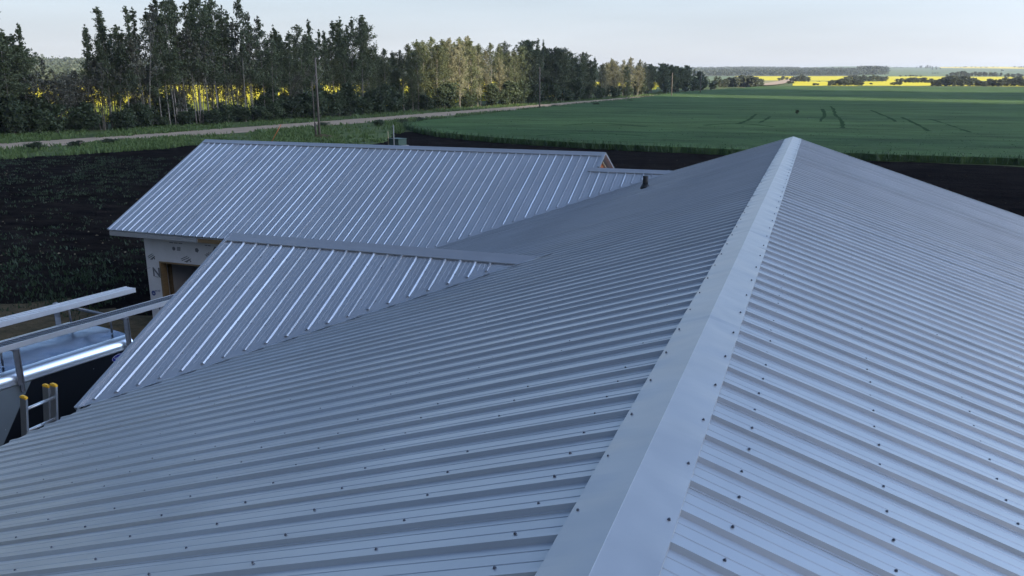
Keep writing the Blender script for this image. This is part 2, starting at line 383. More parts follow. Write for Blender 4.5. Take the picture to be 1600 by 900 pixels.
# green crop: a standing crop .55 m tall with a ragged edge, bent round a curved headland
CROP_H = .55
edge = smoothline([P2(1062,146.5),P2(1000,155.5),P2(900,166.5),P2(800,178),P2(720,188),P2(660,194.5),P2(638,200),P2(650,207),P2(690,214.5),P2(760,221.5),P2(860,229),P2(1000,236.5),P2(1250,247),P2(1600,259)], 24)
edge = [(x+rng.uniform(-.22,.22), y+rng.uniform(-.3,.3)) for x, y in edge]
crop = edge+[(30,74),(170,60),(330,150),(330,300),(120,412),(0,416),(-27,418)]
sheet('crop_field', crop, G+CROP_H, M['crop'], thick=CROP_H+.2)

bl = [(-150,20),(-112,52),(-104,75),(-98,105),(-93,135),(-85,180),(-77,230),(-72,300),(-66,360)]
can = [(x+rng.uniform(-.5,.5), y) for x, y in smoothline(bl, 8)]+[(-150,398),(-240,352),(-300,304),(-350,245),(-385,180),(-410,110),(-415,40),(-330,0),(-200,0)]
sheet('canola_field', can, G+1.0, M['canola'], thick=1.1)
M['croptrack'] = mat('crushed_crop', (.040,.078,.034), rough=1, spec=0, var=.3, vscale=1, bump=.5, bscale=4, bdist=.1)
for i, (L_, hw_) in enumerate([([(1298,166),(1303,172),(1305,179),(1312,185),(1316,191),(1317,200)], .22), ([(1182,178),(1172,186),(1163,190),(1152,194)], .25), ([(1204,182),(1196,187),(1186,192)], .2), ([(1408,183),(1430,193),(1452,205)], .2), ([(1452,186),(1485,196),(1516,207)], .16), ([(1285,170),(1288,178),(1282,190)], .25), ([(1100,196),(1150,193),(1210,198)], .3), ([(880,196),(940,193),(1010,198)], .3), ([(840,212),(930,208),(1010,213)], .28), ([(1360,172),(1385,182),(1400,190)], .25)]):
    pts = smoothline([(pz(a, b, G+CROP_H).x, pz(a, b, G+CROP_H).y) for a, b in L_], 6)
    ribbon('crop_track', pts, hw_, G+CROP_H+.01, M['croptrack'], .15, 30+i)
# cloudlike slab added out of view, right rear; mask shaped to place sunlit strips
su = Vector((-math.sin(SUN_AZ), -math.cos(SUN_AZ))); ss = Vector((-su.y*-1, su.x*-1))
su = Vector((-.9063, .4226)); ss = Vector((.4226, .9063))
def shaded(s, u):
    w = 5*math.sin(u*.05)+3*math.sin(u*.13+1); v = 5*math.sin(s*.07)+3*math.sin(s*.17+2)
    if s > 305+w: return False
    if 197+w*.3 < s < 222+w*.3: return False
    if 186+w*.3 < s < 222 and u > 143+v*.3: return False
    if 103+w*.3 < s < 141+w*.3 and u > 110+v*.3: return False
    return u < np.interp(s, [-300,0,50,100,143,310],[170,158,160,166,200,270])+v
CH = 320; off = Vector((SD.x, SD.y))/SD.z*CH
cell = 3.0; S0, S1, U0, U1 = -260, 312, -260, 280
ns = int((S1-S0)/cell); nu = int((U1-U0)/cell)
mask = np.zeros((ns+2, nu+2), bool)
for i in range(ns):
    for j in range(nu): mask[i+1, j+1] = shaded(S0+(i+.5)*cell, U0+(j+.5)*cell)
vid = {}; cv = []; cf = []
def cvert(i, j, top):
    k = (i, j, top)
    if k not in vid:
        s_, u_ = S0+i*cell, U0+j*cell; p = ss*s_+su*u_+off
        z = CH + (3.2+1.1*math.sin(i*.21)*math.cos(j*.17) if top else 1.0*math.sin(i*.3)*math.sin(j*.26))
        vid[k] = len(cv); cv.append((p.x, p.y, z))
    return vid[k]
for i in range(ns):
    for j in range(nu):
        if not mask[i+1, j+1]: continue
        cf.append([cvert(i,j,0), cvert(i,j+1,0), cvert(i+1,j+1,0), cvert(i+1,j,0)])
        cf.append([cvert(i,j,1), cvert(i+1,j,1), cvert(i+1,j+1,1), cvert(i,j+1,1)])
        for (di, dj_, e) in ((-1,0,((i,j),(i,j+1))),(1,0,((i+1,j+1),(i+1,j))),(0,-1,((i+1,j),(i,j))),(0,1,((i,j+1),(i+1,j+1)))):
            if not mask[i+1+di, j+1+dj_]:
                (a, b), (c, d) = e; cf.append([cvert(a,b,0), cvert(a,b,1), cvert(c,d,1), cvert(c,d,0)])
o = bpy.data.objects.new('clouds', mesh_np('clouds', np.array(cv), np.array(cf), M['cloud'])); col_link(o); tag(o, kind='structure')
o.visible_shadow = True

# ------------------------------------------------------------------ the house
T = .3287; PITCHR = .2286
W1 = dict(xl=-17.71, xo=-17.454, y=21.406, z=-.574, t=.499, ye=17.15, xr=-4.733)
W2 = dict(xl=-8.03, xo=-7.6885, y=10.446, z=-.9736, t=.519, c=.17)
YF = 20.68; YS = -9.0; XE = 8.1
house = empty('house', (0, 6, G), label='new house with grey ribbed metal roofs meeting at valleys, wings still in wrap', cat='house')
MIN_ = [(.094,0),(.097,.0022),(.101,.0022),(.104,0),(.163,0),(.166,.0022),(.170,.0022),(.173,0)]
PROF = [(-.012,0),(0,.019),(.020,.019),(.032,0)]+MIN_
LAP = [(-.024,0),(-.0225,.0028),(-.013,.0032),(0,.0222),(.022,.0222),(.032,0)]+MIN_
def ribbed(name, u0, u1, phase, lapmod, place, vlim, parent, step=.6, seed=0, **k):
    """place(u, v, h) -> point; ribs run along v; vlim(u) -> (v0, v1)"""
    r = random.Random(seed); us = [(u0, 0.)]
    i0 = math.floor((u0-phase)/PITCHR)-1; i1 = math.ceil((u1-phase)/PITCHR)+1
    for i in range(i0, i1):
        pr = LAP if (i-lapmod) % 4 == 0 else PROF
        jl, jr, jh = r.uniform(-.003,.004), r.uniform(-.006,.005), r.uniform(-.001,.001)
        for a, h in pr:
            if h > .01: h += jh
            u = phase+i*PITCHR+a+(jr if a == .032 else 0)-(jl if a == -.012 else 0)
            if u0+.004 < u < u1-.004: us.append((u, h))
    us.append((u1, 0.)); mb = MB(); V_ = []; nv = None
    L = max(abs(vlim(u)[1]-vlim(u)[0]) for u, h in us); nv = max(1, int(L/step))
    ph = [r.uniform(0, 6.3) for _ in range(6)]
    for u, h in us:
        a, b = vlim(u)
        for j in range(nv+1):
            v = a+(b-a)*j/nv
            w = .0007*math.sin(v*2.1+ph[0]+u*27.5)+.0005*math.sin(v*4.3+ph[1]+u*9) if 0 < j < nv else 0
            V_.append(place(u, v, h+w))
    n = nv+1; F_ = []
    for i in range(len(us)-1):
        for j in range(nv): F_.append((i*n+j, i*n+j+1, (i+1)*n+j+1, (i+1)*n+j))
    mb.add(V_, F_); o = mb.build(name, M['steel'], parent, world=True, **k)
    if o.data.polygons[len(F_)//2].normal.z < 0: o.data.flip_normals()
    return o
ca = math.cos(math.atan(T)); sa = math.sin(math.atan(T))
# valleys on the main left slope: x where a wing plane z=z0+t(y-y0) meets z=T*x
def xv(w, y): return (w['z']+w['t']*(y-w['y']))/T
def left_lim(y):
    x1 = 7.78                                    # eave
    if 7.18 < y < W2['y']-.05: x1 = min(x1, -xv(W2, y)-.20)
    if 17.0 < y: x1 = min(x1, -xv(W1, y)-.16)
    return (.03, max(.2, x1))
roofL = ribbed('roof_slope', YS, YF, 2.417, 1, lambda u, v, h: (-v-h*sa, u, -T*v+h*ca), left_lim, house, seed=1, label='left slope of the main roof, grey ribbed steel')
roofR = ribbed('roof_slope', YS, YF, 2.505, 2, lambda u, v, h: (v+h*sa, u, -T*v+h*ca), lambda u: (.03, XE), house, seed=2, label='right slope of the main roof, grey ribbed steel')
def wing_place(w):
    c = math.cos(math.atan(w['t'])); s = math.sin(math.atan(w['t']))
    return lambda u, v, h: (u, w['y']-v-h*s, w['z']-w['t']*v+h*c)
def wlim(w, ye, off=.07, top=.03):
    def f(x):
        yv = w['y']+(T*x-w['z'])/w['t']+off
        return (top, max(top+.02, w['y']-max(ye, yv)))
    return f
XR2 = -2.62
roofW1 = ribbed('roof_slope', W1['xl'], W1['xr'], W1['xo'], 1, wing_place(W1), wlim(W1, W1['ye']), house, seed=3, label='front slope of the far wing, its ribs running towards us')
YB = 20.72; topb = W1['y']-YB
ribbed('roof_slope', W1['xr'], XR2, W1['xo'], 1, wing_place(W1), wlim(W1, W1['ye'], top=topb), house, seed=4, label='short slope under the lower ridge behind the gable end')
roofW2 = ribbed('roof_slope', W2['xl'], -2.75, W2['xo'], 0, wing_place(W2), wlim(W2, 7.0, off=.06), house, seed=5, label='front slope of the near wing with bright ribs')
def slab(name, pts, m, th=.03, **k):
    mb = MB(); n = len(pts); P = [Vector(p) for p in pts]; nn = (P[1]-P[0]).cross(P[2]-P[0]).normalized()
    if nn.z < 0: nn = -nn
    b = [p-nn*th for p in P]; mb.add(P+b, [tuple(range(n)), tuple(range(2*n-1, n-1, -1))]+[(i, n+i, n+(i+1) % n, (i+1) % n) for i in range(n)])
    return mb.build(name, m, house, world=True, **k)
# rear slopes, hidden from the photograph but there
def back(w, x0, x1, ytop, yend, z0=None, lab=None):
    zt = w['z']-w['t']*abs(ytop-w['y']); slab('rear_slope', [(x0,ytop+.03,zt),(x1,ytop+.03,zt),(x1,yend,zt-w['t']*(yend-ytop)),(x0,yend,zt-w['t']*(yend-ytop))], M['steel'])
back(W1, W1['xl'], W1['xr'], W1['y'], 25.66); back(W1, W1['xr'], XR2, YB, 24.2); back(W2, W2['xl'], -2.9, W2['y'], 14.1)

# valley flashings: flat folded metal lying along each valley
def valley(w, y0, y1, wid=.30):
    mb = MB(); n = 14; A_, B_, C_ = [], [], []
    for i in range(n+1):
        y = y0+(y1-y0)*i/n; x = max(xv(w, y), -8.02); 
        C_.append((x, y, T*x+.004)); A_.append((x+wid, y, T*(x+wid)+.012))
        B_.append((max(x-.12, -8.06), y+.06, w['z']+w['t']*(y+.06-w['y'])+.004))
    mb.add(A_+C_+B_, [(i, i+1, n+2+i, n+1+i) for i in range(n)]+[(n+1+i, n+2+i, 2*n+3+i, 2*n+2+i) for i in range(n)])
    mb.build('valley_flashing', M['steel'], house, world=True)
valley(W2, 7.24, W2['y']-.02); valley(W1, 17.1, YB, .26)

# ridge caps
def ridge_cap(name, pts_fn, L0, L1, seed, dent=.0, lab=None, step=.05, hem=.012, far_dent=False):
    """pts_fn(l) -> cross-section list of points from one hem to the other"""
    r = random.Random(seed); n = int((L1-L0)/step); V_ = []; m_ = None
    for i in range(n+1):
        l = L0+(L1-L0)*i/n; P = pts_fn(l, r); m_ = len(P); V_ += P
    F_ = [(i*m_+j, i*m_+j+1, (i+1)*m_+j+1, (i+1)*m_+j) for i in range(n) for j in range(m_-1)]
    mb = MB(); mb.add(V_, F_); o = mb.build(name, M['cap'], house, world=True, label=lab)
    if o.data.polygons[1].normal.z < 0: o.data.flip_normals()
    return o
def main_sec(l, r):
    WL, WR = .182, .186; top = .024; P = []
    far_ = min(1, max(0, (l-6)/8))
    for side, w in ((-1, WL), (1, WR)):
        col = []
        for f in (1.0, 1.0, .8, .55, .3, .012):
            a = w*f; d = 0
            ph = l*2*math.pi/(PITCHR*2)
            amp = (.0020+.0048*far_)*(f**1.2)
            d = amp*(math.sin(ph+side)+.8*math.sin(ph*.37+side*2+1.3)*f+.5*math.sin(ph*1.9+3*side)) + r.uniform(-1,1)*.0005*far_
            col.append([side*a*(1+.012*((l/3.05+.35) % 1)), l, -T*a+top+d+.0035*(1-((l/3.05+.35) % 1))])
        col[0][2] -= .014
        P += [tuple(c) for c in (col if side < 0 else col[::-1])]
        if side < 0: P.append((0, l, .0245+.0035*(1-((l/3.05+.35) % 1))))
    return P
cap = ridge_cap('ridge_cap', main_sec, YS, YF+.03, 11, lab='main ridge cap with rows of screws along both hems')
def wing_sec(w, c, cb=.14):
    t = w['t']
    def f(l, r):
        y, z = w['y'], w['z']; d = .0015*math.sin(l*3.1)
        return [(l, y-c, z-t*c+.012), (l, y-c, z-t*c+.028+d), (l, y-c*.5, z-t*c*.5+.028), (l, y, z+.030), (l, y+cb, z-t*cb+.026), (l, y+cb, z-t*cb+.010)]
    return f
ridge_cap('ridge_cap', wing_sec(W1, .165), W1['xl']-.015, W1['xr']+.015, 12, step=.3, lab='ridge cap along the far wing')
ridge_cap('ridge_cap', wing_sec(dict(W1, y=YB, z=W1['z']-W1['t']*(W1['y']-YB)), .15), W1['xr']-.22, -2.45, 13, step=.3, lab='short lower ridge cap beside the gable end')
ridge_cap('ridge_cap', wing_sec(W2, W2['c']), W2['xl']-.02, -2.35, 14, step=.25, lab='wide ridge cap along the near wing')

# rake trims and fascias
def trim(name, a, b, w, h, m, up=(0,0,1), **k):
    mb = MB(); mb.bar(a, b, w, h, up); return mb.build(name, m, house, world=True, **k)
for s in (-1, 1):
    e = (s*XE, YF+.02, -T*XE-.005) if s > 0 else (-2.75, YF+.02, -T*2.75-.005)
    trim('rake_trim', (0, YF+.02, -.005), e, .05, .062, M['fascia'])
    trim('rake_board', (0, YF-.02, -.10), (e[0], YF-.02, e[2]-.10), .03, .16, M['wood'])
    xe = XE if s > 0 else 7.75
    trim('eave_fascia', (s*xe, YS, -T*xe-.09), (s*xe, YF if s > 0 else 17.2, -T*xe-.09), .03, .16, M['fascia'])
z1e = W1['z']-W1['t']*(W1['y']-W1['ye'])
trim('rake_trim', (W1['xl']+.005, W1['y'], W1['z']-.005), (W1['xl']+.005, W1['ye'], z1e-.005), .045, .045, M['steel'])
trim('rake_board', (W1['xl']+.05, W1['y'], W1['z']-.11), (W1['xl']+.05, W1['ye']+.05, z1e-.11), .03, .14, M['fascia'])
trim('eave_fascia', (W1['xl']+.03, W1['ye']+.03, z1e-.115), (-14.69, W1['ye']+.03, z1e-.115), .03, .10, M['fascia'])
trim('eave_fascia', (W1['xl'], W1['ye']+.055, z1e-.05), (W1['xl']+9.3, W1['ye']+.055, z1e-.05), .02, .06, M['steel'])
trim('sub_fascia', (-14.69, W1['ye']+.06, z1e-.115), (-8.4, W1['ye']+.06, z1e-.115), .035, .11, M['wood'])
slab('soffit', [(W1['xl']+.04, W1['ye']+.05, z1e-.15),(-8.2, W1['ye']+.05, z1e-.15),(-8.2,17.62,z1e-.15),(W1['xl']+.04,17.62,z1e-.15)], M['wood'], .012)
z2e = W2['z']-W2['t']*(W2['y']-7.23)
trim('rake_trim', (W2['xl']-.005, W2['y'], W2['z']+.004), (W2['xl']-.005, 7.2, z2e+.004), .05, .05, M['steel'])
trim('rake_board', (W2['xl']+.03, W2['y'], W2['z']-.12), (W2['xl']+.03, 7.25, z2e-.12), .03, .16, M['fascia'])
# gable end over the lower ridge: orange sheathing with a pale board
gx = W1['xr']-.16
def tri(name, x, y0, y1, m, th=.02, inset=0):
    f = lambda y: W1['z']-W1['t']*abs(y-W1['y'])-.05-inset
    zb = f(y0)-.0
    mb = MB(); P = [(x, y0, -1.9), (x, y1, -1.9), (x, y1, f(y1)), (x, W1['y'], f(W1['y'])), (x, y0, f(y0))]
    mb.add(P+[(p[0]-th, p[1], p[2]) for p in P], [(0,1,2,3,4),(9,8,7,6,5)]+[(i, 5+i, 5+(i+1) % 5, (i+1) % 5) for i in range(5)])
    return mb.build(name, m, house, world=True)
tri('gable_wall', gx, 19.2, 24.5, M['osb'])
for s in (-1, 1):
    zz = lambda d: W1['z']-W1['t']*d
    trim('gable_board', (gx+.03, W1['y'], zz(0)-.085), (gx+.03, W1['y']+s*2.6, zz(2.6)-.085), .025, .045, M['pale'])
    trim('rake_trim', (W1['xr']+.01, W1['y'], zz(0)+.0), (W1['xr']+.01, W1['y']+(.62 if s < 0 else 2.9)*s, zz(.62 if s < 0 else 2.9)), .07, .05, M['steel'])
# walls
def wall(name, x0, x1, y0, y1, z0, z1, m, parent=house, **k):
    mb = MB(); mb.box(((x0+x1)/2,(y0+y1)/2,(z0+z1)/2), (x1-x0,y1-y0,z1-z0)); return mb.build(name, m, parent, world=True, **k)
ZE = -T*XE-.18
wall('wall', -7.65, -7.5, YS+.4, 17.7, G, ZE, M['wrap']); wall('wall', 7.5, 7.65, YS+.4, YF-.4, G, ZE, M['wrap'])
def gable(y, xa, xb, m, zt=-.14):
    mb = MB(); P = [(xa, y, G), (xb, y, G), (xb, y, -T*abs(xb)-.14), (0, y, -.14), (xa, y, -T*abs(xa)-.14)]
    mb.add(P+[(p[0], p[1]+.12, p[2]) for p in P], [(0,1,2,3,4),(9,8,7,6,5)]+[(i, 5+i, 5+(i+1) % 5, (i+1) % 5) for i in range(5)])
    mb.build('wall', m, house, world=True)
gable(YF-.5, -7.5, 7.5, M['wrap']); gable(YS+.4, -7.5, 7.5, M['wrap'])
# near wing's west gable wall
mb = MB(); P = [(-7.66, 7.7, -2.62), (-7.66, 13.6, -2.62), (-7.66, W2['y'], W2['z']-.12)]
mb.add(P+[(p[0]+.1, p[1], p[2]) for p in P], [(0,1,2),(5,4,3),(0,3,4,1),(1,4,5,2),(2,5,3,0)]); mb.build('gable_wall', M['wrap'], house, world=True)
# garage front wall with the big opening
WX0, WY, WT = -16.92, 17.6, z1e-.15
OX0, OZ1, OX1 = -16.47, -3.60, -11.2
wall('wall', WX0, OX0, WY, WY+.15, G+.05, WT, M['wrap'], label='wrapped garage wall corner beside the opening'); 
wall('wall', OX0, OX1, WY, WY+.15, OZ1, WT, M['wrap'], label='wrapped header over the garage opening')
wall('wall', OX1, -7.66, WY, WY+.15, G+.05, WT, M['wrap']); wall('wall', WX0, WX0+.15, WY+.15, 25.2, G+.05, WT, M['wrap']); wall('wall', WX0, -7.5, 25.2, 25.35, G+.05, WT, M['shade_in'])
wall('wall', -9.0, -8.9, WY+.15, 25.2, G+.05, WT+.4, M['shade_in'])
slab('ceiling', [(WX0+.1,WY+.1,WT+.02),(-8.9,WY+.1,WT+.02),(-8.9,25.2,WT+.02),(WX0+.1,25.2,WT+.02)], M['shade_in'], .02)
fr = wall('opening_frame', OX0, OX0+.045, WY-.005, WY+.22, G+.05, OZ1-.045, M['wood'], label='bare lumber frame of the garage opening')
wall('opening_frame', OX0, OX1, WY-.005, WY+.22, OZ1-.045, OZ1, M['wood'])
for i in range(9): wall('stud', -15.9+i*.61, -15.86+i*.61, 24.95, 25.19, G+.1, WT, M['studshade'])
for i in range(5): wall('stud', WX0+.16, WX0+.28, 18.2+i*1.3, 18.24+i*1.3, G+.1, WT, M['wood'])
wall('slab_floor', -16.9, 7.5, 17.6, 25.3, G-.1, G+.05, M['shade_in'])
# west gable of the far wing
mb = MB(); P = [(WX0, 17.6, WT), (WX0, 25.2, WT), (WX0, W1['y'], W1['z']-.16)]
mb.add(P+[(p[0]+.1, p[1], p[2]) for p in P], [(0,1,2),(5,4,3),(0,3,4,1),(1,4,5,2),(2,5,3,0)]); mb.build('gable_wall', M['wrap'], house, world=True)
# printing on the wrap
def text(body, size, loc, rx, rz, m, parent, spin=0, bold=True, name='print', ext=.0008, shear=0):
    cu = bpy.data.curves.new('t', 'FONT'); cu.body = body; cu.size = size; cu.extrude = ext; cu.shear = shear
    cu.align_x = 'CENTER'; cu.align_y = 'CENTER'
    if bold: cu.offset = size*.025
    to = bpy.data.objects.new('t', cu); col_link(to); dg = bpy.context.evaluated_depsgraph_get(); dg.update()
    me = bpy.data.meshes.new_from_object(to.evaluated_get(dg)); bpy.data.objects.remove(to)
    me.transform(Matrix.Translation(loc) @ Matrix.Rotation(rz, 4, 'Z') @ Matrix.Rotation(rx, 4, 'X') @ Matrix.Rotation(spin, 4, 'Z'))
    me.materials.clear(); me.materials.append(m); o = bpy.data.objects.new(name, me); col_link(o); o.parent = parent
    Mx = parent.matrix_basis; o.matrix_basis = Mx.inverted(); return o
wf = WY-.004
def onwall(px, py):
    d = ray(px, py); s = (wf-0)/d.y; return CAM+d*s
def wtext(s, size, px, py, m='ink', spin=0, **k):
    p = onwall(px, py); return text(s, size, (p.x, wf, p.z), R(90), 0, M[m], house, spin=spin, name='wrap_print', **k)
wtext('N', .36, 244.5, 426); wtext('~~', .2, 247, 432.5, bold=False); wtext('We', .34, 249, 478); wtext('P', .40, 334, 394, spin=R(-14), shear=.3)
wtext('Wra', .16, 327, 397, bold=False, spin=R(28)); wtext('-----', .12, 231, 418.5, bold=False, spin=R(14)); wtext('wrap', .10, 246, 454, m='inkblue', bold=False, spin=R(8))
mb = MB()
def disc(mb, px, py, r, n=20):
    p = onwall(px, py); c = [(p.x+r*math.cos(2*math.pi*k/n), wf, p.z+r*math.sin(2*math.pi*k/n)) for k in range(n)]; mb.add(c, [tuple(range(n))])
disc(mb, 240, 458, .075); mb.build('wrap_print', M['inkblue'], house, world=True)
wtext('up', .07, 240, 458, m='wrap', bold=False)
def wp(mb): mb.build('wrap_print', M['ink'], house, world=True)
mb = MB(); disc(mb, 307.5, 391, .07, 5); wp(mb); mb = MB(); disc(mb, 271.5, 388.5, .055, 12); wp(mb)
def wbar(a, b, w):
    mb = MB(); A_, B_ = onwall(*a), onwall(*b); d = (B_-A_).normalized(); n_ = Vector((-d.z, 0, d.x))*w/2
    mb.add([(A_-n_), (A_+n_), (B_+n_), (B_-n_)], [(0,1,2,3)]); wp(mb)
for k in range(4): wbar((276.5, 386.2+k*1.6), (282, 386.6+k*1.6), .02)
for k in range(3): wbar((264.5+k*7.2, 378.9+k*.6), (270.4+k*7.2, 379.4+k*.6), .022)
for k in range(2): wbar((320+k*5, 383.2+k*.6), (324+k*5, 383.6+k*.6), .02)
for (ax, ay) in ((232, 398), (284, 402)):
    w_ = 1.0 if ax < 250 else 1.45
    for k, (x0_, x1_) in enumerate(((-1,6),(0,8),(3,10))): wbar((ax+x0_*w_, ay+3+k*2.2), (ax+x1_*w_, ay-1.6+k*2.0), .022)
    wbar((ax+5*w_, ay+8), (ax+8*w_, ay+3.5), .035); wbar((ax+8*w_, ay+3.5), (ax+10*w_, ay+7.4), .035)

# screws: hexagonal heads on washers
def screw_mesh(scale=.80):
    mb = MB(); k = scale
    for (r0, z0, r1, z1, n) in ((.0088,0,.0082,.0028,12),(.0058,.0028,.0054,.0095,6)):
        r0, r1, z0, z1 = r0*k, r1*k, z0*k, z1*k
        a = [(r0*math.cos(2*math.pi*i/n), r0*math.sin(2*math.pi*i/n), z0) for i in range(n)]; b = [(r1*math.cos(2*math.pi*i/n), r1*math.sin(2*math.pi*i/n), z1) for i in range(n)]
        mb.add(a+b, [(i, (i+1) % n, n+(i+1) % n, n+i) for i in range(n)]+[tuple(range(n, 2*n))])
    return mb
sm = screw_mesh().mesh('screw', M['screw']); rs = random.Random(5); screws = []
def slope_rot(nrm): return Vector(nrm).to_track_quat('Z', 'Y').to_matrix()
nL, nR = slope_rot((-sa,0,ca)), slope_rot((sa,0,ca))
k = 0
while True:
    y = YS+.3+k*PITCHR; k += 1
    if y > YF-.1: break
    if y < 1.4: continue
    i = round((y-2.544)/PITCHR); yr = 2.505+i*PITCHR+.078; yl = 2.417+i*PITCHR+.078
    for row in range(0, 14):
        if row > 5 and False: continue
        x = .365+row*.59
        if x < XE-.1: screws.append(((x+rs.uniform(-.008,.008), yr+rs.uniform(-.005,.005), -T*x+.001), nR, roofR))
        if x < left_lim(yl)[1]-.1 and x < 8: screws.append(((-x+rs.uniform(-.008,.008), yl+rs.uniform(-.005,.005), -T*x+.001), nL, roofL))
for k in range(-2, 42):
    y = 2.62+k*2*PITCHR
    if y < YF-.1: screws.append(((.160, y, -T*.160+.026), nR, cap)); screws.append(((-.158, y-.05, -T*.158+.026), nL, cap))
for w, rf in ((W2, roofW2), (W1, roofW1)):
    nw = slope_rot((0, -math.sin(math.atan(w['t'])), math.cos(math.atan(w['t']))))
    n_ = int((w['xr' ] if 'xr' in w else -3)/1) if False else 0
    for i in range(0, 56 if w is W1 else 24):
        x = w['xo']+i*PITCHR+.043; lim = wlim(w, w.get('ye', 7.0), off=.06)(x)
        for row in range(6):
            v = .42+row*.6
            if v < lim[1]-.08: screws.append(((x, w['y']-v, w['z']-w['t']*v), nw, rf))
def vis(c):
    v = Vector(c)-CAM; z = v.dot(Fv)
    if z < .5: return None
    a = v.dot(R2)/z*FPX; b = v.dot(U2)/z*FPX
    return z if abs(a) < 830 and abs(b) < 470 else None
lst = [(vis(s[0]), s) for s in screws]; inn = sorted([t for t in lst if t[0]], key=lambda t: t[0]); 
house_inv = house.matrix_basis.inverted()
for z, (c, rot, par) in inn[:100]:
    o = bpy.data.objects.new('screw', sm); col_link(o); o.parent = par
    # par's local frame is world minus the house's base
    o.matrix_basis = Matrix.Translation(c) @ (rot @ Matrix.Rotation(rs.uniform(0,1), 3, 'Z')).to_4x4()
big = MB(); base = screw_mesh()
for z, (c, rot, par) in inn[100:]:
    big.add([rot@Vector(v)+Vector(c) for v in base.v], base.f)
big.build('screws', M['screw'], house, world=True, kind='stuff')

# vent pipe through the left slope
vent = MB(); vx, vy = -2.91, 17.82; vz = T*vx
vent.tube([(vx,vy,vz-.05),(vx,vy,vz+.27)], .062, 16); vp = vent.build('vent_pipe', M['rubber'], house, world=True, label='short black vent pipe on the left slope')
vent = MB(); vent.tube([(vx,vy,vz-.03),(vx,vy,vz+.03),(vx,vy,vz+.09)], [.125,.105,.068], 16); bt = vent.build('boot', M['rubber'], vp)
# ------------------------------------------------------------------ trailer with rack and planks
tr_rz = R(-8.8); TZ = -3.3-G
trailer = empty('enclosed_trailer', (-11.26, 11.42, G), tr_rz, label='enclosed cargo trailer in grey and black with bright rounded roof edge, beside the house', cat='trailer')
# local: x to the right (towards the house), y forward, front at y=0, right side at x=0
LT, WTR = 5.4, 2.05
def tprism(prof, y0, y1, m, name, parent=trailer, smooth=True, caps=False, **k):
    mb = MB(); n = len(prof); a = [(x, y0, z) for x, z in prof]; b = [(x, y1, z) for x, z in prof]
    mb.add(a+b, [(i, i+1, n+i+1, n+i) for i in range(n-1)], smooth); return mb.build(name, m, parent, **k)
rc_ = .19
cove = [(-rc_+rc_*math.sin(t), TZ-rc_+rc_*math.cos(t)) for t in np.linspace(0, math.pi/2, 10)]+[(.006, TZ-rc_-.012), (.006, TZ-rc_-.03), (-.004, TZ-rc_-.034)]
tprism(cove, -LT, -.06, M['alubright'], 'roof_edge_trim', label='polished rounded edge on the house side')
coveL = [(-WTR-x, z) for x, z in cove]; tprism(coveL[::-1], -LT, -.06, M['alubright'], 'roof_edge_trim')
mb = MB(); seg = 10; V_ = []; rr = 24
for i in range(rr+1):
    y = -LT+(LT-.05)*i/rr
    for j in range(seg+1):
        x = -rc_-(WTR-2*rc_)*j/seg; V_.append((x, y, TZ+.035*math.sin(math.pi*j/seg)+.004*math.sin(i*2.1)+.003*math.sin(i*1.3+j)))
mb.add(V_, [(i*(seg+1)+j, (i+1)*(seg+1)+j, (i+1)*(seg+1)+j+1, i*(seg+1)+j+1) for i in range(rr) for j in range(seg)], True)
roof = mb.build('roof', M['roofalu'], trailer, label='blue reflecting sheet metal roof')
if roof.data.polygons[0].normal.z < 0: roof.data.flip_normals()
mb = MB()
for k in range(8): mb.box((-WTR/2, -.5-k*.62, TZ+.006), (WTR-.32, .022, .012))
# front: rounded nose cap joining roof to front wall
nose = []
for t in np.linspace(0, math.pi/2, 8): nose.append((-.16+.16*math.sin(t), TZ-.16+.16*math.cos(t)))
mb = MB(); V_ = []
for j in range(13):
    x = -WTR*j/12; e = math.sin(math.pi*j/12); k_ = .05+.16*e**.5
    for (y, z) in nose: V_.append((x, y*1.0-.05+k_*(1-math.cos((z-(TZ-.16))/.16*0+0))*0+(.14*e**.6 if z < TZ-.01 else 0), z - (.13*(1-e**.25))))
n_ = len(nose); mb.add(V_, [(j*n_+i, j*n_+i+1, (j+1)*n_+i+1, (j+1)*n_+i) for j in range(12) for i in range(n_-1)], True)
mb.build('nose_cap', M['alu'], trailer)
mb = MB(); mb.box((-WTR/2, -.02, (TZ-.16+.5)/2), (WTR, .06, TZ-.16-.5)); mb.build('front_wall', M['tblack'], trailer)
# side wall in two colours split along a slanting line; top at z=TZ-.18
zt = TZ-.224; zb = .42; sx = .0
yA, yB = -2.05, -3.15                     # split line at top and bottom
def side(name, pts, m, x=.0, **k):
    mb = MB(); n = len(pts); mb.add([(x, y, z) for y, z in pts]+[(x-.03, y, z) for y, z in pts], [tuple(range(n)), tuple(range(2*n-1, n-1, -1))]+[(i, n+i, n+(i+1) % n, (i+1) % n) for i in range(n)])
    return mb.build(name, m, trailer, **k)
side('side_panel', [(yA, zt), (yB, zb), (-.05, zb), (-.05, zt)], M['tblack'], label='black front part of the side wall')
side('side_panel', [(-LT, zt), (-LT, zb), (yB, zb), (yA, zt)], M['tgrey'], label='grey rear part of the side wall')
side('side_panel', [(-LT, zt), (-LT, zb), (-.05, zb), (-.05, zt)], M['tgrey'], x=-WTR+.03)
mb = MB(); mb.box((-WTR/2, -LT+.02, (zt+zb)/2), (WTR-.04, .05, zt-zb)); mb.build('rear_door', M['tgrey'], trailer)
mb = MB(); mb.box((-WTR/2, -LT/2, .36), (WTR-.1, LT-.1, .12)); mb.build('chassis', M['rack'], trailer)
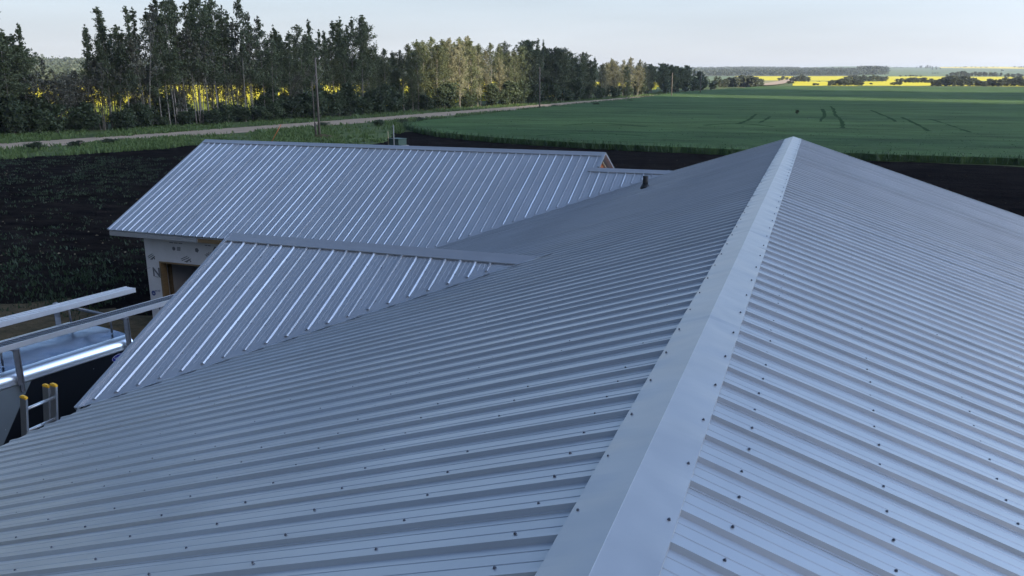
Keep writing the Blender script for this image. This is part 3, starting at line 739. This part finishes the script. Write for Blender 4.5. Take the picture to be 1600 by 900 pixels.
for yy in (-2.6, -3.4):
    for xx in (-.12, -WTR+.12):
        mb = MB(); mb.tube([(xx-.11,yy,.34),(xx+.11,yy,.34)], .34, 20); w_ = mb.build('wheel', M['rubber'], trailer)
        mb = MB(); mb.tube([(xx-.12,yy,.34),(xx+.12,yy,.34)], .19, 16); mb.build('rim', M['alu'], w_)
mb = MB(); rvr = random.Random(3)
for k in range(16):
    yy = -.2-rvr.random()*2.4; zz = zt-.12-rvr.random()*1.2; mb.box((.002, yy, zz), (.004,.010,.010))
mb.build('rivet', M['alu'], trailer, kind='stuff')
# oval badge with a script-like line
bc = Vector((.006, -.40, zt-.105)); mb = MB(); n_ = 28
mb.add([(bc.x, bc.y+.155*math.cos(2*math.pi*k/n_), bc.z+.078*math.sin(2*math.pi*k/n_)) for k in range(n_)], [tuple(range(n_))]); bd = mb.build('oval_badge', M['blue'], trailer, label='blue oval badge with white script')
mb = MB(); mb.tube([(bc.x+.002, bc.y+.142*math.cos(2*math.pi*k/n_), bc.z+.068*math.sin(2*math.pi*k/n_)) for k in range(n_+1)], .0035, 4, caps=False)
mb.tube([(bc.x+.003, bc.y-.10+.2*t, bc.z+.026*math.sin(t*30)*(1-.5*t)+.006) for t in np.linspace(0, 1, 50)], .0035, 4)
mb.build('badge_script', M['white'], bd)
# rack
def rack(y, name='ladder_rack'):
    ZC = TZ+.37
    mb = MB(); mb.tube([(.03, y, ZC), (-WTR-.02, y, ZC)], .027, 10)
    rk = mb.build('rack_bar', M['rack'], trailer)
    for x in (.045, -WTR-.04):
        mb = MB(); mb.box((x, y, TZ+.08), (.014, .11, .62)); mb.box((x+(.008 if x > 0 else -.008), y+.032, TZ+.02), (.03,.008,.74)); mb.box((x, y, TZ+.385), (.05,.09,.02)); mb.box((x, y-.0, TZ-.28), (.03,.05,.14))
        mb.build('rack_post', M['rack'], rk)
    for x in (-.42, -WTR+.38):
        mb = MB(); mb.tube([(x, y, TZ+.03), (x, y, ZC)], .018, 8); mb.build('rack_strut', M['rack'], rk)
rack(-.19); rack(-2.24)
# two aluminium walk planks lying on the bars
def plank(x, y0, y1, name, label, w=.29, h=.095, z=TZ+.40, dark=False):
    t = empty('walk_plank', (0,0,0), label=label, cat='plank', group='aluminium planks on the trailer rack')
    t.matrix_basis = trailer.matrix_basis @ Matrix.Translation((x, y0, z)); L = y1-y0
    mb = MB()                                        # side rails
    for s in (-1, 1):
        mb.box((s*(w/2-.006), L/2, h/2), (.012, L, h)); mb.box((s*(w/2-.02), L/2, .005), (.04, L, .008)); mb.box((s*(w/2-.004), L/2, h-.012), (.014, L, .014))
    mb.build('side_rail', M['aluplank'], t)
    mb = MB(); ns_ = 5; bw = (w-.05)/ns_
    for k in range(ns_+1):                            # deck strips with cross bars: open slots between
        mb.box((-w/2+.025+bw*k, L/2, h-.010), (.012, L, .008))
    nb_ = int(L/.085)
    for k in range(nb_): mb.box((0, .05+k*.085, h-.011), (w-.03, .045, .006))
    mb.build('deck', M['aluplank'] if not dark else M['deckdark'], t)
    mb = MB(); mb.box((0, L-.01, h*.5), (w-.005, .02, h-.03)); mb.box((w/2-.05, L+.004, h*.6), (.05,.008,.05)); mb.build('end_cap', M['alu'], t)
    return t
plank(-1.52, -4.9, 1.10, 'a', 'pale perforated aluminium plank on the far side of the trailer rack')
plank(-.12, -4.9, 1.62, 'b', 'grooved aluminium plank with dark top on the near side of the trailer rack', dark=True)

# ------------------------------------------------------------------ extension ladder at the left eave
ladder = empty('extension_ladder', (-8.80, 6.93, G), 0, label='aluminium extension ladder with yellow rail caps leaning on the left eave', cat='ladder')
lean = Vector((.155, 0, 1)).normalized()
def lrail(y, xo, L, z0, cap_=True):
    mb = MB(); b = Vector((xo, y, z0)); a = b+lean*L; mb.bar(b, a, .03, .095, up=(1,0,-.155)); r_ = mb.build('rail', M['alu'], ladder)
    mb = MB(); mb.bar(a-lean*.006, a+lean*.018,   .034, .098, up=(1,0,-.155)); mb.bar(a+lean*.018, a+lean*.028, .028, .06, up=(1,0,-.155)); mb.build('rail_cap', M['yellow'], r_)
L1 = 3.30
lrail(-.215, 0, L1, 0); lrail(.215, 0, L1, 0); lrail(.20, -.11, L1-.02, .0); lrail(-.20, -.075, L1-1.5, .0)
for k in range(11):
    mb = MB(); p = Vector((0,0,0))+lean*(L1-.17-k*.305); mb.tube([(p.x, -.205, p.z), (p.x, .205, p.z)], .0185, 10); mb.box((p.x+.004,0,p.z+.016),(.03,.40,.006)); mb.build('rung', M['alu'], ladder)
mb = MB(); p = lean*(L1-.17-.305); mb.tube([(p.x+.01,.02,p.z+.022),(p.x-.02,.02,p.z+.01),(p.x-.03,.02,p.z-.12),(p.x-.01,.0,p.z-.20)], .008, 6); mb.build('rope_hook', M['rack'], ladder)
mb = MB(); p = lean*(L1-.30); mb.box((p.x+.041,-.216,p.z),(.002,.022,.055)); mb.build('sticker', M['white'], ladder)

# ------------------------------------------------------------------ trees
def leaf_cloud(centers, rad_, per, size, r):
    n = len(centers)*per
    c = np.repeat(np.array(centers), per, 0); rr_ = np.repeat(np.array(rad_), per)[:, None]
    c = c+r.normal(0, .5, (n, 3))*rr_*np.array([1,1,.8])
    a = r.normal(0, 1, (n, 3)); a /= np.linalg.norm(a, axis=1)[:, None]
    b = np.cross(a, r.normal(0, 1, (n, 3))); b /= np.linalg.norm(b, axis=1)[:, None]
    s = size*r.uniform(.55, 1.25, (n, 1)); a = a*s; b = b*s*.62
    V_ = np.stack([c-a, c-b*.9, c+a, c+b], 1).reshape(-1, 3)
    return V_, np.arange(len(V_)).reshape(-1, 4)
def make_tree(h, cb, cr, nb, per, size, seed, leaf, bark, lean_=0., up=.9, trunk_r=.13, shape='spire', fork=1, gap=.0):
    r = np.random.default_rng(seed); tb = MB(); cen_ = []; rd = []
    for f in range(fork):
        hh = h*(1 if f == 0 else r.uniform(.75, .95)); az0 = r.uniform(0, 6.28); le = lean_+(.05 if fork > 1 else 0)+r.uniform(0, .02)
        k1, k2 = r.uniform(0, 6.28, 2)
        def tp(t): return np.array([le*hh*t*math.cos(az0)+.14*math.sin(t*5+k1)*t+(0 if f == 0 else .3*math.cos(az0)), le*hh*t*math.sin(az0)+.14*math.sin(t*4+k2)*t+(0 if f == 0 else .3*math.sin(az0)), hh*t])
        ts = np.linspace(-.01, .97, 9); tb.tube([tp(t) for t in ts], [trunk_r*(1-.86*max(t,0))*(1 if f == 0 else .8) for t in ts], 6, caps=False)
        for i in range(nb//fork):
            t = cb+(1-cb)*((i+r.uniform(0,1))/(nb//fork))**.9; q_ = (t-cb)/(1-cb)
            if shape == 'spire': L_ = cr*(.45+.55*math.sin(min(1, q_*1.6+.25)*math.pi*.5))*(1-q_**2.2*.85)
            elif shape == 'loose': L_ = cr*(.40+.60*abs(math.sin(q_*4.5+k1)))*(1-q_**1.35*.80)
            elif shape == 'round': L_ = cr*math.sqrt(max(.05, 1-(2*q_-.9)**2*.85))
            else: L_ = cr*(.55+.45*math.sin(q_*math.pi))*(1-.5*q_**3)
            L_ *= r.uniform(.55, 1.2)
            if r.random() < gap: continue
            az = r.uniform(0, 6.28); el = up*r.uniform(.6, 1.15); p = tp(t*.985)
            d = np.array([math.cos(az)*math.cos(el), math.sin(az)*math.cos(el), math.sin(el)])
            e = p+d*L_; mid = p+d*L_*.5-np.array([0,0,.06*L_])
            tb.tube([p, mid, e], [trunk_r*.22*(1-.5*q_), trunk_r*.14, .008], 3, caps=False)
            nc = max(2, int(L_/.42))
            for j in range(nc):
                g_ = .28+.72*(j+.5)/nc; cc = p+d*L_*g_+r.normal(0, .10, 3)*L_*.45; cen_.append(cc); rd.append((.22+.26*(1-abs(g_-.65))*min(L_, 1.6))*(1-.35*q_))
        if True:
            for t in np.linspace(.84, 1.02, 7): cen_.append(tp(t)); rd.append(.24*(1.25-t)/.4+.04)
    V_, F_ = leaf_cloud(cen_, rd, per, size, r)
    return tb.mesh('trunk', bark), mesh_np('crown', V_, F_, leaf)
protos = {}
def proto(kind, *specs): protos[kind] = [make_tree(*s[0], **s[1]) for s in specs]
proto('tall', *[((17, .33, 3.3, 62, 17, .15, 100+i, M['leafdark'], M['bark']), dict(up=.72, trunk_r=.11, shape='loose', gap=.15)) for i in range(5)])
proto('slim', *[((14, .38, 2.4, 50, 17, .135, 200+i, M['leafdark'], M['bark']), dict(up=.85, trunk_r=.085, shape='loose', gap=.10)) for i in range(5)])
proto('aspen', *[((13, .16, 2.4, 62, 20, .13, 300+i, M['leafmid'], M['bark']), dict(up=.9, trunk_r=.10, shape='round', gap=.1)) for i in range(4)])
proto('pale', *[((13, .12, 2.4, 64, 20, .13, 400+i, M['leafpale'], M['bark']), dict(up=.95, trunk_r=.10, shape='round', gap=.08)) for i in range(4)])
proto('bushy', *[((13, .10, 3.6, 84, 20, .17, 500+i, M['leafdark'], M['barkd']), dict(up=.75, trunk_r=.14, shape='round', gap=.1)) for i in range(4)])
proto('birch', *[((8, .42, 1.9, 34, 9, .14, 600+i, M['twig'], M['bark']), dict(up=.85, trunk_r=.085, shape='round', fork=3, lean_=.13)) for i in range(3)])
proto('shrub', *[((3.2, .04, 1.5, 46, 13, .17, 700+i, M['leafshrub'], M['barkd']), dict(up=.8, trunk_r=.05, shape='round', fork=2)) for i in range(3)])
proto('far', *[((9, .08, 3.0, 26, 9, .62, 800+i, M['leaffar'], M['barkd']), dict(up=.7, trunk_r=.16, shape='round')) for i in range(3)])
proto('farpine', *[((9, .05, 1.7, 30, 9, .5, 900+i, M['leaffar'], M['barkd']), dict(up=.9, trunk_r=.14, shape='spire')) for i in range(2)])
PH = dict(tall=17, slim=14, aspen=13, pale=13, bushy=13, birch=8, shrub=3.2, far=9, farpine=9)
NM = dict(tall='poplar_tree', slim='aspen_tree', aspen='aspen_tree', pale='aspen_tree', bushy='bushy_tree', birch='birch_tree', shrub='shrub', far='field_tree', farpine='field_tree')
DESC = dict(tall='tall dark poplar', slim='slender dark aspen', aspen='green aspen', pale='pale silvery aspen', bushy='broad dark tree', birch='sparse forked birch', shrub='low dark shrub', far='small round tree', farpine='small narrow tree')
CAT = dict(shrub='shrub')
def plant(kind, x, y, z, h, label, group, wid=1., rz=None, tilt=(0,0), cat=None):
    r = rng; tm, cm = r.choice(protos[kind]); k_ = h/PH[kind]
    e = empty(NM[kind], (x, y, z), r.uniform(0, 6.28) if rz is None else rz, label=label, cat=cat or CAT.get(kind, 'tree'), group=group)
    e.rotation_euler = (tilt[0], tilt[1], e.rotation_euler.z)
    w = k_**.5*wid; e.scale = (w, w, k_)
    for nm_, me in (('trunk', tm), ('crown', cm)):
        o = bpy.data.objects.new(nm_, me); col_link(o); o.parent = e
    return e
# the belt: skyline of the photograph's tree row as height along the row
TOPS = [(-60,10),(0,14),(40,24),(60,46),(75,86),(100,92),(120,100),(170,100),(180,84),(200,50),(220,14),(240,36),(254,32),(262,58),(272,26),(300,6),(330,-4),(370,-8),(400,0),(415,14),(430,30),(442,60),(455,56),(470,68),(500,56),(520,48),(560,42),(580,38),(605,40),(615,68),(625,93),(650,92),(680,78),(700,72),(730,65),(780,68),(800,84),(820,80),(850,68),(875,80),(900,84),(935,88),(948,104),(985,95),(1020,98),(1035,106),(1070,101),(1095,108),(1110,116),(1122,130)]
FEET = [(-60,216),(0,212),(200,202),(400,190),(600,177),(800,164),(900,157.5),(1000,149.5),(1060,144.5),(1122,139.5)]
SIDE = Vector((-.96, .1)).normalized()
def side_words(px):
    zones = [(95,'at the far left'),(175,'in the low gap'),(262,'left of the crown gap'),(445,'in the tallest stretch'),(505,'behind the near pole'),(620,'right of the near pole'),(690,'in the dip'),(830,'in the first sunlit stretch'),(945,'behind the second pole'),(1030,'in the second sunlit stretch'),(1200,'at the dark far end')]
    for a, w in zones:
        if px < a: return w
ORD = ['first','second','third','fourth','fifth','sixth','seventh','eighth','ninth','tenth','eleventh','twelfth','thirteenth','fourteenth','fifteenth','sixteenth','seventeenth','eighteenth','nineteenth','twentieth','twenty-first','twenty-second','twenty-third','twenty-fourth','twenty-fifth','twenty-sixth','twenty-seventh','twenty-eighth','twenty-ninth','thirtieth']
ORD += ['thirty-'+o_ for o_ in ORD[:9]]+['fortieth']+['forty-'+o_ for o_ in ORD[:9]]
cnt = {}
def lab(kind, px, row):
    z_ = side_words(px); key = (DESC[kind], z_, row); cnt[key] = cnt.get(key, 0)+1
    rw = {'front':'front row', 'rear':'rear row', 'under':'at the trunks'}[row]
    return f"{DESC[kind]} {z_}, {ORD[cnt[key]-1]} from left, {rw}"
def kind_at(px, r):
    if px < 75: return r.choice(['tall','bushy','tall','slim'])
    if px < 178: return 'birch'
    if px < 445: return r.choice(['tall','tall','slim','tall','slim','birch'])
    if px < 620: return r.choice(['slim','slim','tall','aspen'])
    if px < 668: return r.choice(['aspen','aspen','slim'])
    if px < 715: return 'aspen'
    if px < 800: return r.choice(['pale','pale','aspen'])
    if px < 830: return 'aspen'
    if px < 945: return r.choice(['slim','bushy','aspen'])
    if px < 1030: return r.choice(['pale','pale','aspen'])
    return r.choice(['bushy','bushy','slim'])
def xx_rear(x): return x < 440
x_ = -55.
while x_ < 1116:
    fy = np.interp(x_, [a for a, b in FEET], [b for a, b in FEET]); top = np.interp(x_, [a for a, b in TOPS], [b for a, b in TOPS])
    k = kind_at(x_, rng)
    for row in ('front', 'rear'):
        if row == 'rear' and ((k == 'birch' and rng.random() < .5) or (xx_rear(x_) and rng.random() < .55)): continue
        xx = x_+rng.uniform(-4, 4); p = pz(xx, fy); q_ = Vector((p.x, p.y))+SIDE*(rng.uniform(.3, 3.5) if row == 'front' else rng.uniform(5, 11))
        dd = (Vector((q_.x-CX, q_.y))).dot(Vector((Fv.x, Fv.y)).normalized())
        hgt = (CZ-G)+(113-top)/FPX*dd*1.03
        hgt *= rng.uniform(.80, .98) if rng.random() < .62 else rng.uniform(.98, 1.04)
        if k == 'birch': hgt *= rng.uniform(.75, 1.0)
        plant(k, q_.x, q_.y, G-.05, max(3, hgt), lab(k, xx, row), 'trees of the roadside belt', wid=rng.uniform(.85, 1.2), tilt=(rng.uniform(-.045,.045), rng.uniform(-.045,.045)))
        k = kind_at(x_, rng)
    x_ += {True: 8.6, False: 8.0}[x_ < 620]*rng.uniform(.8, 1.25)*(.8 if x_ > 850 else 1)
# understorey
x_ = -55.
while x_ < 1118:
    fy = np.interp(x_, [a for a, b in FEET], [b for a, b in FEET]); p = pz(x_, fy)
    q_ = Vector((p.x, p.y))+SIDE*rng.uniform(-1.2, 4)
    hs = rng.uniform(2.4, 4.2)
    if x_ < 95: hs = rng.uniform(2.5, 4.5)
    elif 110 < x_ < 440: hs = rng.uniform(1.2, 2.2)+rng.random()*3.2*abs(math.sin(x_*.043+1.2))**1.5
    elif x_ > 440: hs = rng.uniform(2.5, 5)
    plant('shrub', q_.x, q_.y, G-.1, hs, lab('shrub', x_, 'under'), 'undergrowth shrubs of the belt', wid=rng.uniform(1.0, 1.5))
    x_ += 8.5*rng.uniform(.6, 1.4)
x_ = 100.
while x_ < 450:
    fy = np.interp(x_, [a for a, b in FEET], [b for a, b in FEET]); p = pz(x_, fy); q_ = Vector((p.x, p.y))+SIDE*rng.uniform(.5, 9)
    plant('birch', q_.x, q_.y, G-.05, rng.uniform(4.5, 8), lab('birch', x_, 'under'), 'trees of the roadside belt', wid=rng.uniform(.55, .9), tilt=(rng.uniform(-.12,.12), rng.uniform(-.12,.12)))
    x_ += 11*rng.uniform(.6, 1.4)
# one leaning bare trunk
p = pz(439, 186); plant('birch', p.x, p.y, G, 9.5, 'thin pale trunk leaning right in front of the belt, left of the near pole', None, wid=.5, tilt=(R(-8), R(32)), rz=0)
# low bushes along the road and the crop edge
for (a, b, s_) in [(593,196,1.0),(631,193,.8),(657,190.5,.9),(507,198,.8),(20,206,1.2),(930,167,1.1),(985,160.5,1.0),(868,167.5,.7),(60,233,.9),(120,228,.7),(172,226,.8)]:
    p = pz(a, b); n_ = [w for w in ('beside','near')][0]
    plant('shrub', p.x, p.y, G-.05, s_*.75, {593:'small dark bush at the tip of the crop headland',631:'small bush just right of the headland tip',657:'flat bush second right of the headland tip',507:'small bush at the foot of the near utility pole',20:'small bush across the road at the far left',930:'low dark bush in the verge left of the lone road tree',985:'bush at the foot of the lone road tree',868:'tiny bush at the road edge by the second pole',60:'leftmost weedy bush on the near road verge',120:'middle weedy bush on the near road verge',172:'right weedy bush on the near road verge'}[a], 'bushes on the road verges', wid=1.5)
# lone young tree by the road
p = pz(978, 161); plant('aspen', p.x, p.y, G, 8.3, 'lone young tree standing at the crop edge before the sunlit aspens', None, wid=.75)
# small dark bush in the middle of the green field
p = pz(1245, 183); plant('shrub', p.x, p.y, G+.4, .7, 'single small dark bush alone in the green field', None, wid=.55)

# far trees on the right, in groves between the fields
def grove(x0, x1, yb, yt, n, lab_, kinds=('far',), grp=None, w=1.):
    hs = []
    for i in range(n):
        a = x0+(x1-x0)*(i+.5)/n+rng.uniform(-.4,.4)*(x1-x0)/n; b = yb+rng.uniform(-.35, .35); X_, Y_, Z_ = hit(a, b)
        d = math.hypot(X_-CX, Y_); f = 1-.35*abs(2*(i+.5)/n-1)**2
        hh = (yb-yt)/FPX*d*f*rng.uniform(.68, 1.02)
        l_ = f'{lab_}, {ORD[i]} from left' if n > 1 else lab_
        plant(rng.choice(kinds), X_, Y_, Z_-.3, hh, l_, grp or 'far trees between the fields', wid=w*(1.25 if hh < 7 else 1.0))
grove(1112,1132,138.5,119,5,'pale edge tree where the belt ends at the field', ('aspen',))
grove(1130,1190,136,119,17,'far tree in the grove just right of the belt end')
grove(1168,1192,135.6,124,6,'lower tree at the right tip of the first far grove')
grove(1214,1231,125.6,119.5,4,'small tree left of the far road')
grove(1231,1240,130.5,125,3,'small tree on the right edge of the far road')
grove(1234,1264,127.6,118,8,'tree in the dark grove right of the far road')
grove(1262,1296,127.6,126,4,'tiny hedge tree on the yellow field edge right of the far road')
grove(1296,1348,133.6,122,13,'tree in the front grove amid the yellow fields')
grove(1316,1386,127.2,117.4,14,'tree in the dark grove behind the front grove')
grove(1271,1280,133.3,129.2,2,'lone little tree in the near yellow field')
grove(1360,1364,131.8,129,1,'tiny bush in the yellow field right of the front grove')
grove(1390,1410,132.5,127,5,'greyish bush in the yellow field')
grove(1400,1462,129,121.5,15,'tree in the hedge row across the yellow field')
grove(1456,1530,134.3,120.5,18,'tree in the long dark row at the right')
grove(1530,1640,134.5,122.5,24,'tree in the long dark row at the far right')
grove(1478,1515,121.5,112,9,'tree in the mound-shaped grove on the slope')
grove(1512,1566,119.6,112.5,12,'tree in the upper row right of the mound-shaped grove')
grove(1568,1600,121,115,7,'tree in the small grove at the right on the slope')
grove(1430,1464,106.8,102.4,8,'tree on the skyline ridge left of the far yellow field', w=1.3)
grove(1456,1470,108.6,105.5,3,'tree below the skyline ridge grove', w=1.3)
grove(1285,1335,109,106.4,12,'tree in the small skyline wood above the dark hillside')
grove(1350,1425,106.8,104.6,14,'small tree in the skyline row', w=1.2)
grove(1582,1620,106,103,7,'tree on the skyline at the far right', w=1.4)
grove(1488,1560,105.6,103.8,11,'tiny tree along the far yellow field on the skyline', w=1.3)
grove(1454,1468,115,113.2,3,'tiny tree alone on the pale slope', w=1.3)
grove(1560,1572,110.5,108.6,2,'tiny tree on the slope under the far yellow field', w=1.3)
grove(1406,1440,119.6,117,6,'tiny tree along the upper edge of the yellow field', w=1.4)
# woods covering the far hill read as one mass
def woods(name, poly, n, h0, h1, seed):
    r = np.random.default_rng(seed); xs = [p[0] for p in poly]; ys = [p[1] for p in poly]; cs = []; rd = []; k = 0
    while k < n:
        a = r.uniform(min(xs), max(xs)); b = r.uniform(min(ys), max(ys))
        if not inpoly(np.array([a]), np.array([b]), poly)[0]: continue
        X_, Y_, Z_ = hit(a, b); h = r.uniform(h0, h1); k += 1
        for j in range(4): cs.append((X_+r.normal(0, h*.25), Y_+r.normal(0, h*.25), Z_+h*(.25+.2*j))); rd.append(h*.42*(1-.15*j))
    V_, F_ = leaf_cloud(cs, rd, 10, 1.3, r); o = bpy.data.objects.new(name, mesh_np(name, V_, F_, M['leafwood'])); col_link(o)
    return tag(o, kind='stuff')
tag(woods('woodland', [(1055,108.5),(1150,106.2),(1180,105.8),(1230,106.6),(1262,109.5),(1300,110.6),(1350,111.2),(1385,113.2),(1385,117),(1262,117.8),(1150,118),(1055,119)], 2300, 5, 8.5, 5), label='far wooded hillside reading as one dark blue green mass', cat='woodland')
tag(woods('woodland', [(1340,112),(1385,112),(1385,116.8),(1340,117)], 220, 8, 13, 6), label='dark wood at the right foot of the far hillside', cat='woodland')
tag(woods('brushland', [(-50,100),(60,96),(190,103),(330,106),(620,108),(620,134),(-50,134)], 1900, 4, 9, 8), label='grey green brush on the hillside seen through the tree belt', cat='brush')

# ------------------------------------------------------------------ utility poles and small things
def upole(px, py, h, label, brace=False, lean_=(0,0)):
    p = pz(px, py); t = empty('utility_pole', (p.x, p.y, G), label=label, cat='utility pole', group='bare wooden poles along the road')
    mb = MB(); mb.tube([(0,0,-.3),(lean_[0]*.5,lean_[1]*.5,h*.5),(lean_[0],lean_[1],h)], [.14,.12,.09], 10); mb.build('pole', M['pole'], t)
    if brace:
        mb = MB(); mb.tube([(-.42,-.2,-.2),(-.44,-.2,6.3)], .055, 8); mb.build('conduit', M['pole'], t)
        mb = MB(); mb.tube([(-.42,-.2,6.3),(0,-.1,6.9)], .05, 8); mb.tube([(-.3,-.22,0),(-.3,-.22,1.6)], .09, 8); mb.build('cable_guard', M['orange'] if False else M['pole'], t)
    return t
upole(499.5, 214.5, 8.7, 'near utility pole with conduit standing in the grass behind the wing roof', True, (.03, 0))
upole(843, 173.3, 8.0, 'second utility pole, at the road edge before dark trees')
upole(1049, 152.5, 6.9, 'third utility pole, standing before the dark far end of the belt')
upole(1094, 147.5, 6.6, 'most distant utility pole, thin, near the belt end')
p = pz(427, 226); g_ = MB(); g_.tube([(0,0,0),(1.15,.5,2.0)], .035, 6); e = empty('guy_marker', (p.x-.4, p.y, G), label='thin orange guy wire marker leaning in the grass', cat='marker'); g_.build('marker_sleeve', M['orange'], e)
g_ = MB(); g_.tube([(1.15,.5,2.0),(5.2,2.4,7.0)], .008, 4); g_.build('wire', M['rack'], e)
# mound of dirt at the pole foot
r_ = np.random.default_rng(4); p = pz(505, 215.5); mb = MB(); V_ = []; n_ = 12
for i in range(n_+1):
    for j in range(n_+1):
        u_, v_ = i/n_*2-1, j/n_*2-1; V_.append((p.x+u_*1.6, p.y+v_*1.0, G+.005+max(0, .38*(1-u_*u_)*(1-v_*v_)+r_.normal(0,.035)*(1-max(abs(u_),abs(v_))))))
mb.add(V_, [(i*(n_+1)+j, (i+1)*(n_+1)+j, (i+1)*(n_+1)+j+1, i*(n_+1)+j+1) for i in range(n_) for j in range(n_)], True)
tag(mb.build('dirt_mound', M['dirt']), label='small mound of dug dirt at the near pole foot', cat='dirt mound')
# transformer box with a post
p = pz(622, 228.5); tb_ = empty('utility_box', (p.x, p.y, G), R(-20), label='green utility box with a grey post at the edge of the soil', cat='utility box')
mb = MB(); mb.box((0,0,.42),(1.35,1.1,.62),bev=.04); mb.box((0,-.02,.75),(1.42,1.18,.07),bev=.02); mb.build('cabinet', M['green_box'], tb_)
mb = MB(); mb.box((0,0,.06),(1.7,1.4,.13),bev=.02); mb.build('base_pad', M['concrete'], tb_)
mb = MB(); mb.box((.35,-.85,1.0),(.09,.09,2.3)); mb.box((.28,-.85,1.98),(.2,.06,.05)); mb.build('post', M['rack'], tb_)
mb = MB(); mb.tube([(-.85,-.5,0),(-.85,-.5,1.45)], .03, 6); mb.build('stake', M['pale'], tb_)

# ------------------------------------------------------------------ grass, weeds and crop edge
def blades(name, pts, hmin, hmax, m, per=3, wid=.12, seed=1, **k):
    r = np.random.default_rng(seed); P = np.repeat(np.array(pts), per, 0); n = len(P)
    P[:, :2] += r.normal(0, .16, (n, 2)); a = r.uniform(0, 6.28, n); h = r.uniform(hmin, hmax, n); w = wid*r.uniform(.5, 1.4, n)*(h/hmax)
    dx, dy = np.cos(a)*w, np.sin(a)*w; lx, ly = r.normal(0, .35, n)*h, r.normal(0, .35, n)*h
    b0 = P.copy(); b0[:, 0] -= dx; b0[:, 1] -= dy; b1 = P.copy(); b1[:, 0] += dx; b1[:, 1] += dy
    t1 = P.copy(); t1[:, 0] += lx+dx*.3; t1[:, 1] += ly+dy*.3; t1[:, 2] += h; t0 = t1.copy(); t0[:, 0] -= dx*.6; t0[:, 1] -= dy*.6
    V_ = np.stack([b0, b1, t1, t0], 1).reshape(-1, 3); o = bpy.data.objects.new(name, mesh_np(name, V_, np.arange(len(V_)).reshape(-1, 4), m)); col_link(o)
    tag(o, kind='stuff', **k); return o
nr_ = np.random.default_rng(21)
def in_xy(P, x, y): return inpoly(np.array([x]), np.array([y]), P)[0]
verge = []
for _ in range(26000):
    a = nr_.uniform(-40, 1060); t = nr_.uniform(-.12, 1); 
    fy = np.interp(a, [c for c, d in FEET], [d for c, d in FEET])
    lo = np.interp(a, [0,300,420,560,600,640,760,900,1000,1060],[249,229,229,230,222,200,182,167,156,149])
    b = fy-1+(lo-fy+2)*t; p = pz(a, b); verge.append((p.x, p.y))
vx_ = np.array(verge); rl = np.array(rcs)
dmin = np.min(np.hypot(vx_[:, None, 0]-rl[None, :, 0], vx_[:, None, 1]-rl[None, :, 1]), 1)
cl = np.convolve(nr_.normal(0, 1, len(vx_)), [1], 'same')
patch = np.sin(vx_[:, 0]*.9)*np.sin(vx_[:, 1]*.7)+np.sin(vx_[:, 0]*.31+vx_[:, 1]*.23)
keep = (dmin > 3.5) & (patch+nr_.normal(0, .5, len(vx_)) > -.3)
M['blade'] = leaf_mat('grass_blades', (.075,.13,.040), (.11,.155,.052), trans=.3)
M['bladed'] = leaf_mat('weed_leaves', (.026,.050,.028), (.042,.068,.034), trans=.3)
M['bladec'] = leaf_mat('crop_blades', (.052,.098,.046), (.068,.122,.052), trans=.3)
blades('grass', [(x, y, G) for x, y in vx_[keep]],   .12, .38, M['blade'], 4, .09, 3, label='tufts of grass on both verges of the gravel road', cat='grass')
wd = []
for _ in range(16000):
    a = nr_.uniform(-40, 330); b = nr_.uniform(245, 500); p = pz(a, b); x, y = p.x, p.y
    d = math.sin(x*.45+1)*math.sin(y*.38)+.6*math.sin(x*1.3+y*.9); band = np.interp(b, [245,258,290,330,385,410,470,482,500],[.2,.32,.10,.02,.02,.07,.10,.03,.01])
    if nr_.random() < band*(1+.6*d): wd.append((x, y, G+.01))
blades('weeds', wd, .04, .13, M['bladed'], 8, .035, 5, label='green weeds sprouting in the dark soil left of the house', cat='weeds')
ce = []
for i in range(len(edge)-1):
    a, b = Vector(edge[i]), Vector(edge[i+1]); n = int((b-a).length*5)+1
    for k in range(n):
        p = a.lerp(b, k/n); ce.append((p.x+nr_.normal(0,.2), p.y+nr_.normal(0,.25), G+.1))
blades('crop_stalks', ce, .40, .78, M['bladec'], 4, .05, 6, label='ragged stalks along the near edge of the green crop', cat='crop')
# rough tufts over the near part of the crop
cp = []
for _ in range(3500):
    a = nr_.uniform(640, 1600); b = 150+108*nr_.random()**.8; p = pz(a, b, G+CROP_H); cp.append((p.x, p.y, G+CROP_H-.1))
cp = np.array(cp); cp = cp[inpoly(cp[:, 0], cp[:, 1], crop)]
blades('crop_tufts', cp, .08, .16, M['bladec'], 2, .14, 8, label='taller tufts scattered over the green crop', cat='crop')
# pale straw bits on the soil
st = []
for _ in range(170):
    a, b = nr_.uniform(0, 220), nr_.uniform(250, 420); p = pz(a, b); st.append((p.x, p.y, G+.02))
for _ in range(150):
    a, b = nr_.uniform(700, 1600), nr_.uniform(235, 330); p = pz(a, b); st.append((p.x, p.y, G+.02))
blades('straw', st, .02, .05, M['straw'], 1, .06, 9, label='scattered pale straw bits on the dark soil', cat='straw')

# ------------------------------------------------------------------ haze
hz = MB(); hz.box((0, 0, 15), (15400, 15400, 44)); 
HZ = bpy.data.materials.new('haze_air'); HZ.use_nodes = True; N = HZ.node_tree.nodes; N.remove(N['Principled BSDF'])
pv = N.new('ShaderNodeVolumePrincipled'); pv.inputs['Density'].default_value = .00014; pv.inputs['Color'].default_value = (.80,.88,1,1); pv.inputs['Anisotropy'].default_value = .2
HZ.node_tree.links.new(pv.outputs[0], N['Material Output'].inputs['Volume'])
tag(hz.build('haze', HZ), kind='stuff')
